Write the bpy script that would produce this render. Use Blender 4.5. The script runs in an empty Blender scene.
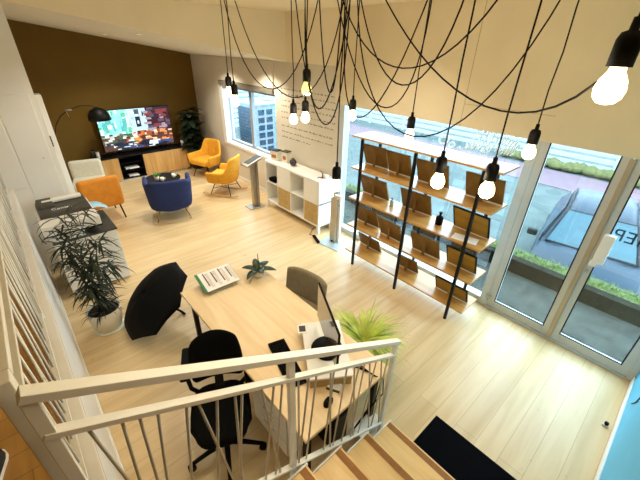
import bpy, bmesh, math, random
from mathutils import Vector, Matrix, Quaternion
random.seed(7)
PI = math.pi
S = bpy.context.scene
COL = S.collection
V = Vector

# ------------------------------------------------------------------ helpers
def link(o, parent=None):
    COL.objects.link(o)
    if parent is not None: o.parent = parent
    return o

def tag(o, label, cat, group=None, kind=None):
    o['label'] = label; o['category'] = cat
    if group: o['group'] = group
    if kind: o['kind'] = kind
    return o

def thing(name, label, cat, loc=(0, 0, 0), rz=0.0, group=None):
    o = bpy.data.objects.new(name, None)
    o.empty_display_size = 0.05
    link(o); o.location = loc; o.rotation_euler = (0, 0, rz)
    return tag(o, label, cat, group)

class MB:
    """collects shapes, builds one mesh object"""
    def __init__(s): s.bm = bmesh.new(); s.mi = 0
    def _mat(s, faces):
        for f in faces: f.material_index = s.mi
    def box(s, lo, hi, m=None):
        x0, y0, z0 = lo; x1, y1, z1 = hi
        P = [(x0,y0,z0),(x1,y0,z0),(x1,y1,z0),(x0,y1,z0),(x0,y0,z1),(x1,y0,z1),(x1,y1,z1),(x0,y1,z1)]
        return s.hexa(P, m)
    def hexa(s, P, m=None):
        vs = [s.bm.verts.new((m @ V(p)) if m else V(p)) for p in P]
        fs = [s.bm.faces.new([vs[i] for i in q]) for q in ((3,2,1,0),(4,5,6,7),(0,1,5,4),(1,2,6,5),(2,3,7,6),(3,0,4,7))]
        s._mat(fs); return vs
    def cbox(s, c, size, rot=None):
        m = Matrix.Translation(V(c))
        if rot is not None: m = m @ rot.to_4x4()
        a = V(size) / 2
        return s.box(-a, a, m)
    def bar(s, p0, p1, w, h, up=(0, 0, 1)):
        """box section w (across) x h (up) from p0 to p1"""
        p0 = V(p0); p1 = V(p1); d = (p1 - p0).normalized(); u = V(up)
        r = d.cross(u)
        if r.length < 1e-4: r = d.cross(V((0, 1, 0)))
        r.normalize(); u = r.cross(d).normalized()
        P = []
        for p in (p0, p1):
            for a, b in ((-1,-1),(1,-1),(1,1),(-1,1)): P.append(p + r*a*w/2 + u*b*h/2)
        vs = [s.bm.verts.new(p) for p in P]
        fs = [s.bm.faces.new([vs[i] for i in q]) for q in ((0,1,2,3),(7,6,5,4),(0,4,5,1),(1,5,6,2),(2,6,7,3),(3,7,4,0))]
        s._mat(fs)
    def tube(s, pts, r, seg=8, caps=True):
        pts = [V(p) for p in pts]; n = len(pts)
        rr = r if isinstance(r, (list, tuple)) else [r]*n
        rings = []; ref = None
        for i, p in enumerate(pts):
            d = (pts[min(i+1, n-1)] - pts[max(i-1, 0)])
            if d.length < 1e-9: d = V((0, 0, 1))
            d.normalize()
            if ref is None:
                ref = d.cross(V((0, 0, 1)))
                if ref.length < 1e-3: ref = d.cross(V((1, 0, 0)))
            ref = (ref - d*ref.dot(d)).normalized(); b = d.cross(ref)
            rings.append([s.bm.verts.new(p + (ref*math.cos(2*PI*k/seg) + b*math.sin(2*PI*k/seg))*rr[i]) for k in range(seg)])
        fs = []
        for a, b in zip(rings, rings[1:]):
            for k in range(seg):
                f = s.bm.faces.new((a[k], a[(k+1) % seg], b[(k+1) % seg], b[k])); f.smooth = True; fs.append(f)
        if caps:
            fs.append(s.bm.faces.new(rings[0][::-1])); fs.append(s.bm.faces.new(rings[-1]))
        s._mat(fs)
    def lathe(s, prof, seg=24, m=None, cap0=True, cap1=True, smooth=True):
        """prof: [(r,z)...]"""
        rings = []
        for r, z in prof:
            rings.append([s.bm.verts.new((m @ V((r*math.cos(2*PI*k/seg), r*math.sin(2*PI*k/seg), z))) if m else V((r*math.cos(2*PI*k/seg), r*math.sin(2*PI*k/seg), z))) for k in range(seg)])
        fs = []
        for a, b in zip(rings, rings[1:]):
            for k in range(seg):
                f = s.bm.faces.new((a[k], a[(k+1) % seg], b[(k+1) % seg], b[k])); f.smooth = smooth; fs.append(f)
        if cap0: fs.append(s.bm.faces.new(rings[0][::-1]))
        if cap1: fs.append(s.bm.faces.new(rings[-1]))
        s._mat(fs)
    def prism(s, poly, a, b, f):
        """poly of 2d points, extruded between a and b; f(u,v,t)->3d"""
        A = [s.bm.verts.new(V(f(u, v, a))) for u, v in poly]; B = [s.bm.verts.new(V(f(u, v, b))) for u, v in poly]
        n = len(poly); fs = [s.bm.faces.new(A[::-1]), s.bm.faces.new(B)]
        for i in range(n): fs.append(s.bm.faces.new((A[i], A[(i+1) % n], B[(i+1) % n], B[i])))
        s._mat(fs)
    def quad(s, P):
        f = s.bm.faces.new([s.bm.verts.new(V(p)) for p in P]); f.material_index = s.mi; return f
    def grid(s, rows, closed_u=False):
        """rows: list of lists of points"""
        R = [[s.bm.verts.new(V(p)) for p in r] for r in rows]; fs = []
        for a, b in zip(R, R[1:]):
            n = len(a)
            for k in range(n if closed_u else n-1):
                f = s.bm.faces.new((a[k], a[(k+1) % n], b[(k+1) % n], b[k])); f.smooth = True; fs.append(f)
        s._mat(fs); return R
    def build(s, name, mats, parent=None, bevel=0, seg=2, sub=0, solid=0, smooth=False):
        bmesh.ops.recalc_face_normals(s.bm, faces=s.bm.faces[:])
        if smooth:
            for f in s.bm.faces: f.smooth = True
        me = bpy.data.meshes.new(name); s.bm.to_mesh(me); s.bm.free()
        for m in (mats if isinstance(mats, (list, tuple)) else [mats]): me.materials.append(m)
        o = bpy.data.objects.new(name, me); link(o, parent)
        if solid:
            md = o.modifiers.new('solid', 'SOLIDIFY'); md.thickness = solid; md.offset = 0
        if bevel:
            md = o.modifiers.new('bevel', 'BEVEL'); md.width = bevel; md.segments = seg; md.limit_method = 'ANGLE'; md.angle_limit = 0.6
        if sub:
            md = o.modifiers.new('sub', 'SUBSURF'); md.levels = sub; md.render_levels = sub
        return o

def B1(name, mat, lo, hi, parent=None, bevel=0, **k):
    m = MB(); m.box(lo, hi); return m.build(name, mat, parent, bevel, **k)
def struct(o):
    o['kind'] = 'structure'; return o

# ------------------------------------------------------------------ materials
def srgb(h):
    c = [int(h[i:i+2], 16)/255 for i in (0, 2, 4)]
    return tuple(x/12.92 if x <= .04045 else ((x+.055)/1.055)**2.4 for x in c) + (1,)
def mat(name, col, rough=.5, metal=0, var=.06, scale=8, emit=None, es=0, spec=.5, bump=0, bscale=60, coat=0):
    m = bpy.data.materials.new(name); m.use_nodes = True
    nt = m.node_tree; b = nt.nodes['Principled BSDF']
    c = srgb(col) if isinstance(col, str) else tuple(col)
    b.inputs['Roughness'].default_value = rough; b.inputs['Metallic'].default_value = metal
    b.inputs['Specular IOR Level'].default_value = spec
    if coat: b.inputs['Coat Weight'].default_value = coat
    tc = nt.nodes.new('ShaderNodeTexCoord')
    if var:
        n = nt.nodes.new('ShaderNodeTexNoise'); n.inputs['Scale'].default_value = scale; n.inputs['Detail'].default_value = 4
        nt.links.new(tc.outputs['Object'], n.inputs['Vector'])
        r = nt.nodes.new('ShaderNodeValToRGB')
        r.color_ramp.elements[0].position = .3; r.color_ramp.elements[1].position = .7
        r.color_ramp.elements[0].color = tuple(x*(1-var) for x in c[:3]) + (1,)
        r.color_ramp.elements[1].color = tuple(min(1, x*(1+var)) for x in c[:3]) + (1,)
        nt.links.new(n.outputs['Fac'], r.inputs['Fac']); nt.links.new(r.outputs['Color'], b.inputs['Base Color'])
    else: b.inputs['Base Color'].default_value = c
    if bump:
        n2 = nt.nodes.new('ShaderNodeTexNoise'); n2.inputs['Scale'].default_value = bscale
        nt.links.new(tc.outputs['Object'], n2.inputs['Vector'])
        bp = nt.nodes.new('ShaderNodeBump'); bp.inputs['Strength'].default_value = bump; bp.inputs['Distance'].default_value = .01
        nt.links.new(n2.outputs['Fac'], bp.inputs['Height']); nt.links.new(bp.outputs['Normal'], b.inputs['Normal'])
    if emit:
        b.inputs['Emission Color'].default_value = srgb(emit); b.inputs['Emission Strength'].default_value = es
    return m
def wood(name, c1, c2, axis='X', rough=.42, scale=1.0, planks=None, gap=.5):
    m = bpy.data.materials.new(name); m.use_nodes = True
    nt = m.node_tree; b = nt.nodes['Principled BSDF']; b.inputs['Roughness'].default_value = rough
    tc = nt.nodes.new('ShaderNodeTexCoord'); mp = nt.nodes.new('ShaderNodeMapping')
    sc = {'X': (1.2, 14, 14), 'Y': (14, 1.2, 14), 'Z': (14, 14, 1.2)}[axis]
    mp.inputs['Scale'].default_value = tuple(x*scale for x in sc)
    nt.links.new(tc.outputs['Object'], mp.inputs['Vector'])
    n = nt.nodes.new('ShaderNodeTexNoise'); n.inputs['Scale'].default_value = 1.0; n.inputs['Detail'].default_value = 6; n.inputs['Distortion'].default_value = .6
    nt.links.new(mp.outputs['Vector'], n.inputs['Vector'])
    r = nt.nodes.new('ShaderNodeValToRGB')
    r.color_ramp.elements[0].position = .3; r.color_ramp.elements[1].position = .72
    r.color_ramp.elements[0].color = srgb(c1); r.color_ramp.elements[1].color = srgb(c2)
    nt.links.new(n.outputs['Fac'], r.inputs['Fac'])
    out = r.outputs['Color']
    if planks:
        w, h = planks
        br = nt.nodes.new('ShaderNodeTexBrick')
        mp2 = nt.nodes.new('ShaderNodeMapping'); mp2.inputs['Location'].default_value = (0.4, .07, 0)
        nt.links.new(tc.outputs['Object'], mp2.inputs['Vector']); nt.links.new(mp2.outputs['Vector'], br.inputs['Vector'])
        br.offset = .37; br.inputs['Scale'].default_value = 1; br.inputs['Brick Width'].default_value = w; br.inputs['Row Height'].default_value = h
        br.inputs['Mortar Size'].default_value = .0022; br.inputs['Mortar Smooth'].default_value = .2
        br.inputs['Color1'].default_value = (1, 1, 1, 1); br.inputs['Color2'].default_value = (.90, .885, .86, 1); br.inputs['Mortar'].default_value = (gap, gap*.92, gap*.8, 1)
        mx = nt.nodes.new('ShaderNodeMix'); mx.data_type = 'RGBA'; mx.blend_type = 'MULTIPLY'; mx.inputs[0].default_value = 1
        nt.links.new(out, mx.inputs[6]); nt.links.new(br.outputs['Color'], mx.inputs[7]); out = mx.outputs[2]
        # knots / speckles
        n3 = nt.nodes.new('ShaderNodeTexNoise'); n3.inputs['Scale'].default_value = 9; n3.inputs['Detail'].default_value = 3
        nt.links.new(tc.outputs['Object'], n3.inputs['Vector'])
        r3 = nt.nodes.new('ShaderNodeValToRGB'); r3.color_ramp.elements[0].position = .7; r3.color_ramp.elements[1].position = .76
        r3.color_ramp.elements[0].color = (1, 1, 1, 1); r3.color_ramp.elements[1].color = (.72, .66, .58, 1)
        nt.links.new(n3.outputs['Fac'], r3.inputs['Fac'])
        m3 = nt.nodes.new('ShaderNodeMix'); m3.data_type = 'RGBA'; m3.blend_type = 'MULTIPLY'; m3.inputs[0].default_value = .6
        nt.links.new(out, m3.inputs[6]); nt.links.new(r3.outputs['Color'], m3.inputs[7]); out = m3.outputs[2]
    nt.links.new(out, b.inputs['Base Color'])
    return m
def glass(name, tint=(.93, .97, 1, 1), refl=.05):
    m = bpy.data.materials.new(name); m.use_nodes = True; nt = m.node_tree; nt.nodes.clear()
    o = nt.nodes.new('ShaderNodeOutputMaterial'); t = nt.nodes.new('ShaderNodeBsdfTransparent'); g = nt.nodes.new('ShaderNodeBsdfGlossy'); x = nt.nodes.new('ShaderNodeMixShader')
    t.inputs['Color'].default_value = tint; g.inputs['Roughness'].default_value = .02; x.inputs[0].default_value = refl
    nt.links.new(t.outputs[0], x.inputs[1]); nt.links.new(g.outputs[0], x.inputs[2]); nt.links.new(x.outputs[0], o.inputs[0])
    return m
def emis(name, col, s):
    m = bpy.data.materials.new(name); m.use_nodes = True; nt = m.node_tree; nt.nodes.clear()
    o = nt.nodes.new('ShaderNodeOutputMaterial'); e = nt.nodes.new('ShaderNodeEmission')
    e.inputs['Color'].default_value = srgb(col); e.inputs['Strength'].default_value = s
    nt.links.new(e.outputs[0], o.inputs[0]); return m

M = {}
M['floor'] = wood('oak floor planks', 'd3b482', 'e7cd9e', 'X', .36, .7, (4.2, .195), .66)
M['landing'] = wood('landing oak planks', 'a4763a', 'c4954e', 'Y', .4, 1, (1.4, .13), .5)
M['tread'] = wood('stair oak', 'd9ad68', 'efcb8c', 'Y', .4)
M['nosing'] = mat('stair nosing strip brown', '96601a', .6, var=.12, scale=30)
M['desk'] = wood('desk oak', 'dfc190', 'eed6ac', 'Y', .4)
M['rackwood'] = wood('rack oak board', 'b58442', 'cfa05c', 'Y', .22)
M['frameback'] = wood('frame backing board brown', '6e501e', '86642c', 'Z', .6)
M['ochreback'] = wood('frame backing board ochre', '94701e', 'b08a34', 'Y', .6)
M['console'] = wood('console oak', 'b98a4c', 'd8ac6a', 'Z', .4)
M['rocker'] = wood('rocker beech', 'c89a5c', 'dcb478', 'X', .45)
M['cream'] = mat('cream wall paint', 'f0e2c2', .85, var=.03, scale=2, bump=.05, bscale=180)
M['greige'] = mat('greige wall paint', 'd6cbb6', .85, var=.03, scale=2, bump=.05, bscale=180)
M['white_wall'] = mat('white wall paint', 'f0ece2', .8, var=.03, scale=2)
M['brown_wall'] = mat('dark olive brown wall paint', '6b4e02', .8, var=.10, scale=1.5)
M['ceil'] = mat('white ceiling paint', 'e4dcc8', .85, var=.02, scale=2)
M['panel'] = mat('beige fascia panel', 'e0d0ac', .8, var=.05, scale=1.6)
M['blue_wall'] = mat('light blue wall paint', '5fb6d6', .7, var=.05, scale=3)
M['alu'] = mat('grey white window frame', 'c6c8c4', .4, metal=.15, var=.04)
M['bronze'] = mat('warm grey door stile', 'b0a288', .35, metal=.35, var=.08, scale=3)
M['white'] = mat('white lacquer', 'ece8de', .4, var=.03)
M['rail'] = mat('ivory painted steel', 'e4e0d2', .4, var=.03)
M['rod'] = mat('thin greige steel rod', 'b8ae98', .4, metal=.3, var=.04)
M['steel'] = mat('brushed steel', 'b9b2a4', .3, metal=.85, var=.06)
M['black'] = mat('black powder coat', '0e0d0b', .5, var=.1, spec=.25)
M['black_fabric'] = mat('black mesh fabric', '060606', .95, spec=.12, var=.2, scale=60, bump=.2, bscale=300)
M['black_plastic'] = mat('black plastic', '090808', .6, var=.1, spec=.12)
M['rubber'] = mat('black doormat fibre', '07070b', .98, spec=.05, var=.3, scale=120, bump=.5, bscale=400)
M['brass'] = mat('brass legs', 'a88346', .35, metal=.8, var=.06)
M['blue_fabric'] = mat('navy velvet', '0e2254', .8, var=.18, scale=12, bump=.15, bscale=200)
M['orange_fabric'] = mat('orange fabric', 'd2831e', .85, var=.1, scale=14, bump=.15, bscale=220)
M['yellow_fabric'] = mat('mustard yellow fabric', 'dd9c22', .85, var=.1, scale=14, bump=.15, bscale=220)
M['ivory_fabric'] = mat('ivory fabric', 'd8d3bd', .85, var=.06, scale=14, bump=.15, bscale=220)
M['taupe'] = mat('taupe fabric', '82765f', .8, var=.1, scale=20, bump=.1, bscale=200)
M['umbrella'] = mat('black umbrella nylon', '070708', .7, var=.15, spec=.12)
M['soil'] = mat('dark soil', '1d150c', .95, var=.3, scale=60)
M['leaf_dark'] = mat('dark green leaf', '16240f', .5, var=.35, scale=9)
M['leaf_deep'] = mat('deep green leaf', '16230f', .5, var=.35, scale=6)
M['leaf_lime'] = mat('lime striped leaf', 'b8c650', .5, var=.35, scale=10)
M['leaf_orchid'] = mat('orchid leaf green', '1e3618', .35, var=.2, scale=10)
M['pot'] = mat('off white ceramic', 'e4ddc9', .4, var=.04)
M['paper'] = mat('white paper', 'f0ede6', .8, var=.02)
M['ink'] = mat('dark ink', '33302c', .8, var=0)
M['ink_purple'] = mat('plum ink', '6a2a50', .8, var=0)
M['green_edge'] = mat('green card', '2f7a4c', .6, var=.05)
M['acrylic'] = glass('clear acrylic', (.95, .97, .97, 1), .12)
M['glass'] = glass('window glass', (.93, .97, 1, 1), .05)
M['charcoal'] = mat('charcoal plastic lid', '3b372c', .5, var=.08)
M['mfp'] = mat('copier white plastic', 'e2ded2', .45, var=.03)
M['lightblue'] = mat('pale blue plastic film', '9cc8d8', .3, var=.1)
M['screen'] = mat('dark glossy monitor glass', '4a4232', .12, var=.2, scale=3, coat=.6)
M['pink'] = mat('dusty orange card', 'b06a40', .7, var=.1)
M['mirror'] = mat('steel blue base plate', 'b5c4cc', .3, metal=.3, var=.05)
M['wooddoor'] = wood('small oak drawer front', 'a88a50', 'c4a468', 'X', .45)
# outdoors
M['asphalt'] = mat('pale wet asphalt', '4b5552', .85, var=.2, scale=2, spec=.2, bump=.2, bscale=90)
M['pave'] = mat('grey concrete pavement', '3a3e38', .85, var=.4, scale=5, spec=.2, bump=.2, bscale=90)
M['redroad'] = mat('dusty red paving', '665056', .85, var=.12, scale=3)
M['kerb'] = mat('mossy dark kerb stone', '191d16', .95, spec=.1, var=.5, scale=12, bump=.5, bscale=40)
M['grass'] = mat('verge grass', '485a1c', .8, var=.35, scale=7)
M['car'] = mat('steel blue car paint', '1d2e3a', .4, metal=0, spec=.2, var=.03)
M['carglass'] = mat('windscreen glass sky tinted', '36545c', .25, var=.08, scale=1.5, spec=.25)  # pale sky reflection is put into the base colour
M['tyre'] = mat('tyre rubber', '15171a', .8, var=.1)
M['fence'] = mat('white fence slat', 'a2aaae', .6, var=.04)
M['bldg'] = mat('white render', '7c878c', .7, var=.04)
M['bldgdark'] = mat('blue grey cladding', '2c3e4c', .6, var=.15, scale=4)
M['winglass'] = mat('dark blue window', '20384a', .3, var=.1)
M['shrub'] = mat('yellow green clipped shrub', '525428', .9, var=.4, scale=9)
M['vinyl'] = mat('white vinyl lettering', 'eef2f8', .6, var=0)
M['navy_vinyl'] = mat('navy vinyl lettering', '1f3a4c', .6, var=0)
M['skin_shoe'] = mat('dark suede shoe', '1c1512', .8, var=.2, scale=20)
M['sole'] = mat('white rubber sole', 'e6ddd0', .6, var=.04)

XF = 4.08      # facade inner face
YE = -0.48     # end wall
ZC = 3.47      # high ceiling
# ------------------------------------------------------------------ camera
yaw, pitch, roll = [math.radians(a) for a in (42.66297992, 29.77306849, 1.55613422)]
f = V((math.sin(yaw), math.cos(yaw), 0)); r = V((math.cos(yaw), -math.sin(yaw), 0)); u = V((0, 0, 1))
f, u = f*math.cos(pitch) - u*math.sin(pitch), u*math.cos(pitch) + f*math.sin(pitch)
r, u = r*math.cos(roll) + u*math.sin(roll), u*math.cos(roll) - r*math.sin(roll)
cd = bpy.data.cameras.new('camera'); cam = bpy.data.objects.new('camera', cd); link(cam)
cd.sensor_width = 36; cd.lens = 340.4275/640*36; cd.clip_start = .02; cd.clip_end = 300
mw = Matrix((r, u, -f)).transposed().to_4x4(); mw.translation = V((0, 0, 3.0)); cam.matrix_world = mw
S.camera = cam

# ------------------------------------------------------------------ room shell
struct(B1('floor', M['floor'], (-1.6, -.6, -.06), (4.2, 9.7, 0)))
struct(B1('wall_back', M['brown_wall'], (-.8, 9.44, 0), (4.35, 9.6, 3.7)))
# facade (right) with openings
m = MB()
m.box((XF, 7.98, 0), (XF+.25, 9.5, 2.73))          # far pier
m.box((XF, 5.81, 0), (XF+.25, 7.98, .86))          # under the window
m.box((XF, 5.81, 2.15), (XF+.25, 7.98, 2.73))      # over the window
m.box((XF, 4.055, 0), (XF+.25, 5.81, 2.73))           # text wall
struct(m.build('wall_right', M['greige']))
m = MB(); m.box((XF, 4.0, 2.73), (XF+.25, 9.5, 3.75))
struct(m.build('wall_upper', M['cream']))
m = MB(); m.box((XF-.03, YE, 2.2), (XF-.004, 4.13, 3.47)); m.box((XF-.004, YE, 2.46), (XF+.25, 4.13, 3.47))
struct(m.build('lintel', M['panel'], bevel=.004))
m = MB()
for y0, z0, y1, z1 in ((2.0,2.2,2.0,3.46),):
    m.box((XF-.0325, 1.995, 2.2), (XF-.0295, 2.0, 3.46))
m.box((XF-.0325, 1.05, 2.45), (XF-.0295, 2.0, 2.454))
struct(m.build('trim_panel_joint', mat('darker panel joint', 'a8946a', .9, var=0)))  # joints drawn as thin strips darker than the panel
struct(B1('wall_end', M['blue_wall'], (1.72, YE-.12, 0), (4.35, YE, 3.5)))
struct(B1('baseboard_end', M['white'], (1.72, YE, 0), (4.06, YE+.014, .09), bevel=.004))
struct(B1('wall_near', M['brown_wall'], (-1.75, YE-.12, -.05), (1.72, YE, 3.6)))  # out of view; dark colour chosen to cut bounced light
struct(B1('wall_left', M['brown_wall'], (-1.75, YE, -.05), (-1.6, 5.75, 3.6)))  # unseen too, coloured dark to weaken the fill light
struct(B1('baseboard_right', M['white'], (XF-.014, 4.16, 0), (XF, 9.44, .08), bevel=.003))
struct(B1('baseboard_back', M['white'], (-.3, 9.426, 0), (XF, 9.44, .08), bevel=.003))
# high ceiling and sloping low ceiling
struct(B1('ceiling', M['cream'], (-1.75, YE-.1, ZC), (4.35, 5.45, ZC+.12)))
def zs(x): return 2.735 + (XF - x)*.1615
m = MB(); m.hexa([(-1.7,5.45,zs(-1.7)),(XF+.2,5.45,zs(XF+.2)),(XF+.2,9.6,zs(XF+.2)),(-1.7,9.6,zs(-1.7)),(-1.7,5.45,zs(-1.7)+.3),(XF+.2,5.45,3.7),(XF+.2,9.6,3.7),(-1.7,9.6,zs(-1.7)+.3)])
struct(m.build('ceiling_low', M['ceil']))
m = MB(); m.hexa([(-1.7,5.43,zs(-1.7)),(XF,5.43,zs(XF)),(XF,5.45,zs(XF)),(-1.7,5.45,zs(-1.7)),(-1.7,5.43,3.7),(XF,5.43,3.7),(XF,5.45,3.7),(-1.7,5.45,3.7)])
struct(m.build('trim_fascia', M['cream']))
# white wall with doors, left of the lounge
m = MB(); m.hexa([(-1.6,5.75,0),(.415,5.75,0),(.415,5.87,0),(-1.6,5.87,0),(-1.6,5.75,zs(-1.6)),(.415,5.75,zs(.415)),(.415,5.87,zs(.415)),(-1.6,5.87,zs(-1.6))])
struct(m.build('wall_doors', M['white_wall']))
struct(B1('wall_lounge', M['white_wall'], (-.45, 5.87, 0), (-.3, 9.44, 3.5)))
# landing: white wall up to the landing floor, boards on top
struct(B1('wall_landing', M['white'], (-.26, .9, 0), (-.16, 5.75, 1.22)))
struct(B1('floor_landing', M['landing'], (-1.6, YE, 1.22), (-.16, 5.75, 1.26)))
struct(B1('trim_landing', M['white'], (-.215, .93, 1.26), (-.158, 5.75, 1.285), bevel=.003))
struct(B1('baseboard_landing', M['white'], (-.16, .93, 0), (-.146, 5.75, .07), bevel=.003))

# cupboard doors in the white wall
d = struct(thing('door_2', 'white flush cupboard door in the white wall behind the copier', 'door'))
m = MB(); m.box((-.42, 5.735, 1.27), (.01-.005, 5.755, 2.15)); m.box((.02, 5.738, .02), (.36, 5.755, 2.4)); m.build('door_panel', M['white_wall'], d, bevel=.004)
m = MB(); m.cbox((.27, 5.728, 1.62), (.012, .02, .012)); m.build('knob', M['steel'], d)
d = struct(thing('door_3', 'white door leaf ajar with a black lever handle', 'door'))
m = MB(); m.cbox((.455, 5.955, 1.19), (.075, .17, 2.36)); m.build('door_leaf', M['white'], d, bevel=.012)
m = MB(); m.box((.418, 5.855, 1.72), (.436, 5.872, 1.86)); m.build('handle', M['black'], d, bevel=.004)

# ------------------------------------------------------------------ windows and doors of the facade
w = struct(thing('window_1', 'white framed sliding window with a roller shutter box in the far greige wall', 'window'))
y0, y1, z0, z1 = 5.81, 7.98, .86, 2.15
m = MB()
for a in ((XF-.02, y0-.05, z0-.06, XF+.2, y1+.08, z0+.006),): m.box(a[:3], a[3:])
m.box((XF-.015, y1-.06, z0), (XF+.12, y1+.10, z1-.001)); 
m.build('sill_and_jamb', M['white'], w, bevel=.006)
m = MB()
for lo, hi in (((XF+.12,y0,z0),(XF+.18,y1,z0+.06)),((XF+.12,y0,z1-.06),(XF+.18,y1,z1)),((XF+.12,y0,z0+.06),(XF+.18,y0+.06,z1-.06)),((XF+.121,y1-.06,z0+.06),(XF+.18,y1-.004,z1-.06)),((XF+.11,6.86,z0+.06),(XF+.19,6.96,z1-.06))): m.box(lo, hi)
m.build('sash_frame', mat('grey sash', '8f959a', .4, var=.05), w, bevel=.004)
B1('pane', M['glass'], (XF+.145, y0+.06, z0+.06), (XF+.15, y1-.06, z1-.06), w)
m = MB(); m.box((XF-.05, y0+.03, z1), (XF+.02, y1+.02, z1+.10)); m.build('blind_cassette', mat('grey blind cassette', '7a7263', .5, var=.1), w, bevel=.01)
B1('shutter_box', M['greige'], (XF-.03, 5.83, 2.26), (XF, 8.75, 2.73), w, bevel=.004)

# shopfront window (behind the display rack)
w = struct(thing('window_2', 'large shop window behind the display rack', 'window'))
m = MB()
for lo, hi in (((XF-.003,3.94,0),(XF+.14,4.06,2.455)),((XF,1.205,0),(XF+.12,3.935,.10)),((XF,1.205,2.38),(XF+.12,3.935,2.45))): m.box(lo, hi)
m.build('frame', M['alu'], w, bevel=.004)
B1('pane', M['glass'], (XF+.05, 1.2, .1), (XF+.056, 3.94, 2.38), w)
# white script vinyl on the glass
def loops(pts, rad): 
    c = MB(); c.tube(pts, rad, 5); return c
m = MB()
def stroke(P, r=.0095): m.tube([(XF+.042, 1.44 + a*1.15, 1.93 + b*1.15) for a, b in P], r, 5)
def loop(cy, cz, ry, rz_, sl, a0=0, a1=2*PI, n=22):
    stroke([(cy + ry*math.cos(a) - sl*rz_*math.sin(a), cz + rz_*math.sin(a)) for a in [a0+(a1-a0)*k/n for k in range(n+1)]])
# read from the street: capital with a bowl, round letters, then a long flourish of slanted strokes
loop(.66, .06, .055, .05, .3); loop(.56, .02, .03, .03, .2)
stroke([(.50, -.02), (.47, .02), (.45, 0)])
for k in range(5): loop(.34-.055*k, .16, .022, .15-.012*(k % 3), .35, .4, 5.6)
for k in range(6): stroke([(.09-.03*k, .04), (.06-.03*k, .12), (.03-.03*k, .22-.01*k)])
loop(.03, .24, .10, .05, .1, 0, 3.6)
tag(m.build('window_lettering', M['vinyl']), 'white handwritten style script lettering on the shop window glass above the rack', 'lettering')

# double glass entrance door
d = struct(thing('door_1', 'double glass entrance door with grey frame', 'door'))
m = MB()
m.box((XF-.003, 1.04+.06, 0), (XF+.14, 1.20, 2.455)); m.box((XF-.003, YE+.002, 0), (XF+.14, -.42, 2.455)); m.box((XF, -.415, 2.41), (XF+.12, 1.095, 2.455)); m.box((XF-.02, -.415, 0), (XF+.14, 1.095, .025))
m.build('frame', M['alu'], d, bevel=.004)
def leaf(name, a, b, mt):
    p = MB()
    p.box((XF, a, .03), (XF+.06, a+.085, 2.4)); p.box((XF, b-.085, .03), (XF+.06, b, 2.4))
    p.box((XF+.001, a+.0855, .03), (XF+.032, b-.0855, .14)); p.box((XF+.001, a+.0855, 2.32), (XF+.032, b-.0855, 2.4))
    o = p.build('door_leaf', mt, d, bevel=.004)
    B1('pane', M['glass'], (XF+.025, a+.085, .14), (XF+.031, b-.085, 2.32), o)
    g = MB(); dk = .006
    for lo, hi in (((XF-.002,a+.079,.134),(XF+.004,a+.085+dk,2.326)),((XF-.002,b-.085-dk,.134),(XF+.004,b-.079,2.326)),((XF-.002,a+.085,.134),(XF+.004,b-.085,.14+dk)),((XF-.002,a+.085,2.32-dk),(XF+.004,b-.085,2.326))): g.box(lo, hi)
    g.build('gasket', M['black'], o); return o
leaf('door_leaf', .345, 1.10, M['alu'])
l2 = leaf('door_leaf', -.42, .335, M['alu'])
m = MB(); m.box((XF-.025, .315, .02), (XF-.001, .365, 2.19)); m.build('meeting_stile', M['bronze'], d, bevel=.006)
m = MB(); m.box((XF-.07, .19, 1.15), (XF-.002, .285, 1.47)); m.box((XF-.05, .24, 1.10), (XF-.002, .30, 1.16)); m.build('push_handle', M['white'], d, bevel=.008)
m = MB(); m.tube([(XF-.03,.29,1.02),(XF+.01,.29,1.02)], .016, 12); m.build('lock', M['steel'], d)
m = MB(); m.box((XF-.05, 1.07, .16), (XF, 1.13, .20)); m.tube([(XF-.04,1.1,.14),(XF-.04,1.1,.22)], .012, 8); m.build('hinge', M['steel'], d)
# mirrored HEP vinyl on the right leaf
cu = bpy.data.curves.new('lettering', 'FONT'); cu.body = 'HEP'; cu.size = .17; cu.extrude = .0008; cu.space_character = 1.05
to = bpy.data.objects.new('tmp', cu); link(to)
bpy.context.view_layer.update()
me = bpy.data.meshes.new_from_object(to.evaluated_get(bpy.context.evaluated_depsgraph_get())); bpy.data.objects.remove(to)
me.name = 'door_lettering'; me.materials.clear(); me.materials.append(M['navy_vinyl'])
# text is read from the street: seen from outside (+x side) x_text runs towards +Y
for v in me.vertices: v.co = V((v.co.z, v.co.x, v.co.y))
o = bpy.data.objects.new('door_lettering', me); link(o); o.location = (XF+.02, -.075, 1.42)
tag(o, 'navy letters stuck on the glass of the entrance door leaf nearest the blue wall', 'lettering')

# door stop on the floor
t = thing('door_stop', 'small steel and rubber door stop on the floor by the blue wall', 'door stop', (3.28, -.41, 0))
m = MB(); m.lathe([(.026,0),(.026,.012),(.012,.018)], 16); m.build('base', M['steel'], t)
m = MB(); m.lathe([(.012,.018),(.017,.025),(.017,.045),(.010,.05)], 16); m.build('rubber_cap', M['black_plastic'], t)
# short dark mark on the blue wall, drawn as a thin tube
m = MB(); m.tube([(3.2,YE+.006,.62),(3.24,YE+.006,.5),(3.27,YE+.006,.42),(3.38,YE+.006,.30)], .005, 6)
tag(m.build('wall_mark', M['navy_vinyl']), 'short dark mark running down the light blue wall', 'cable')

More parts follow.
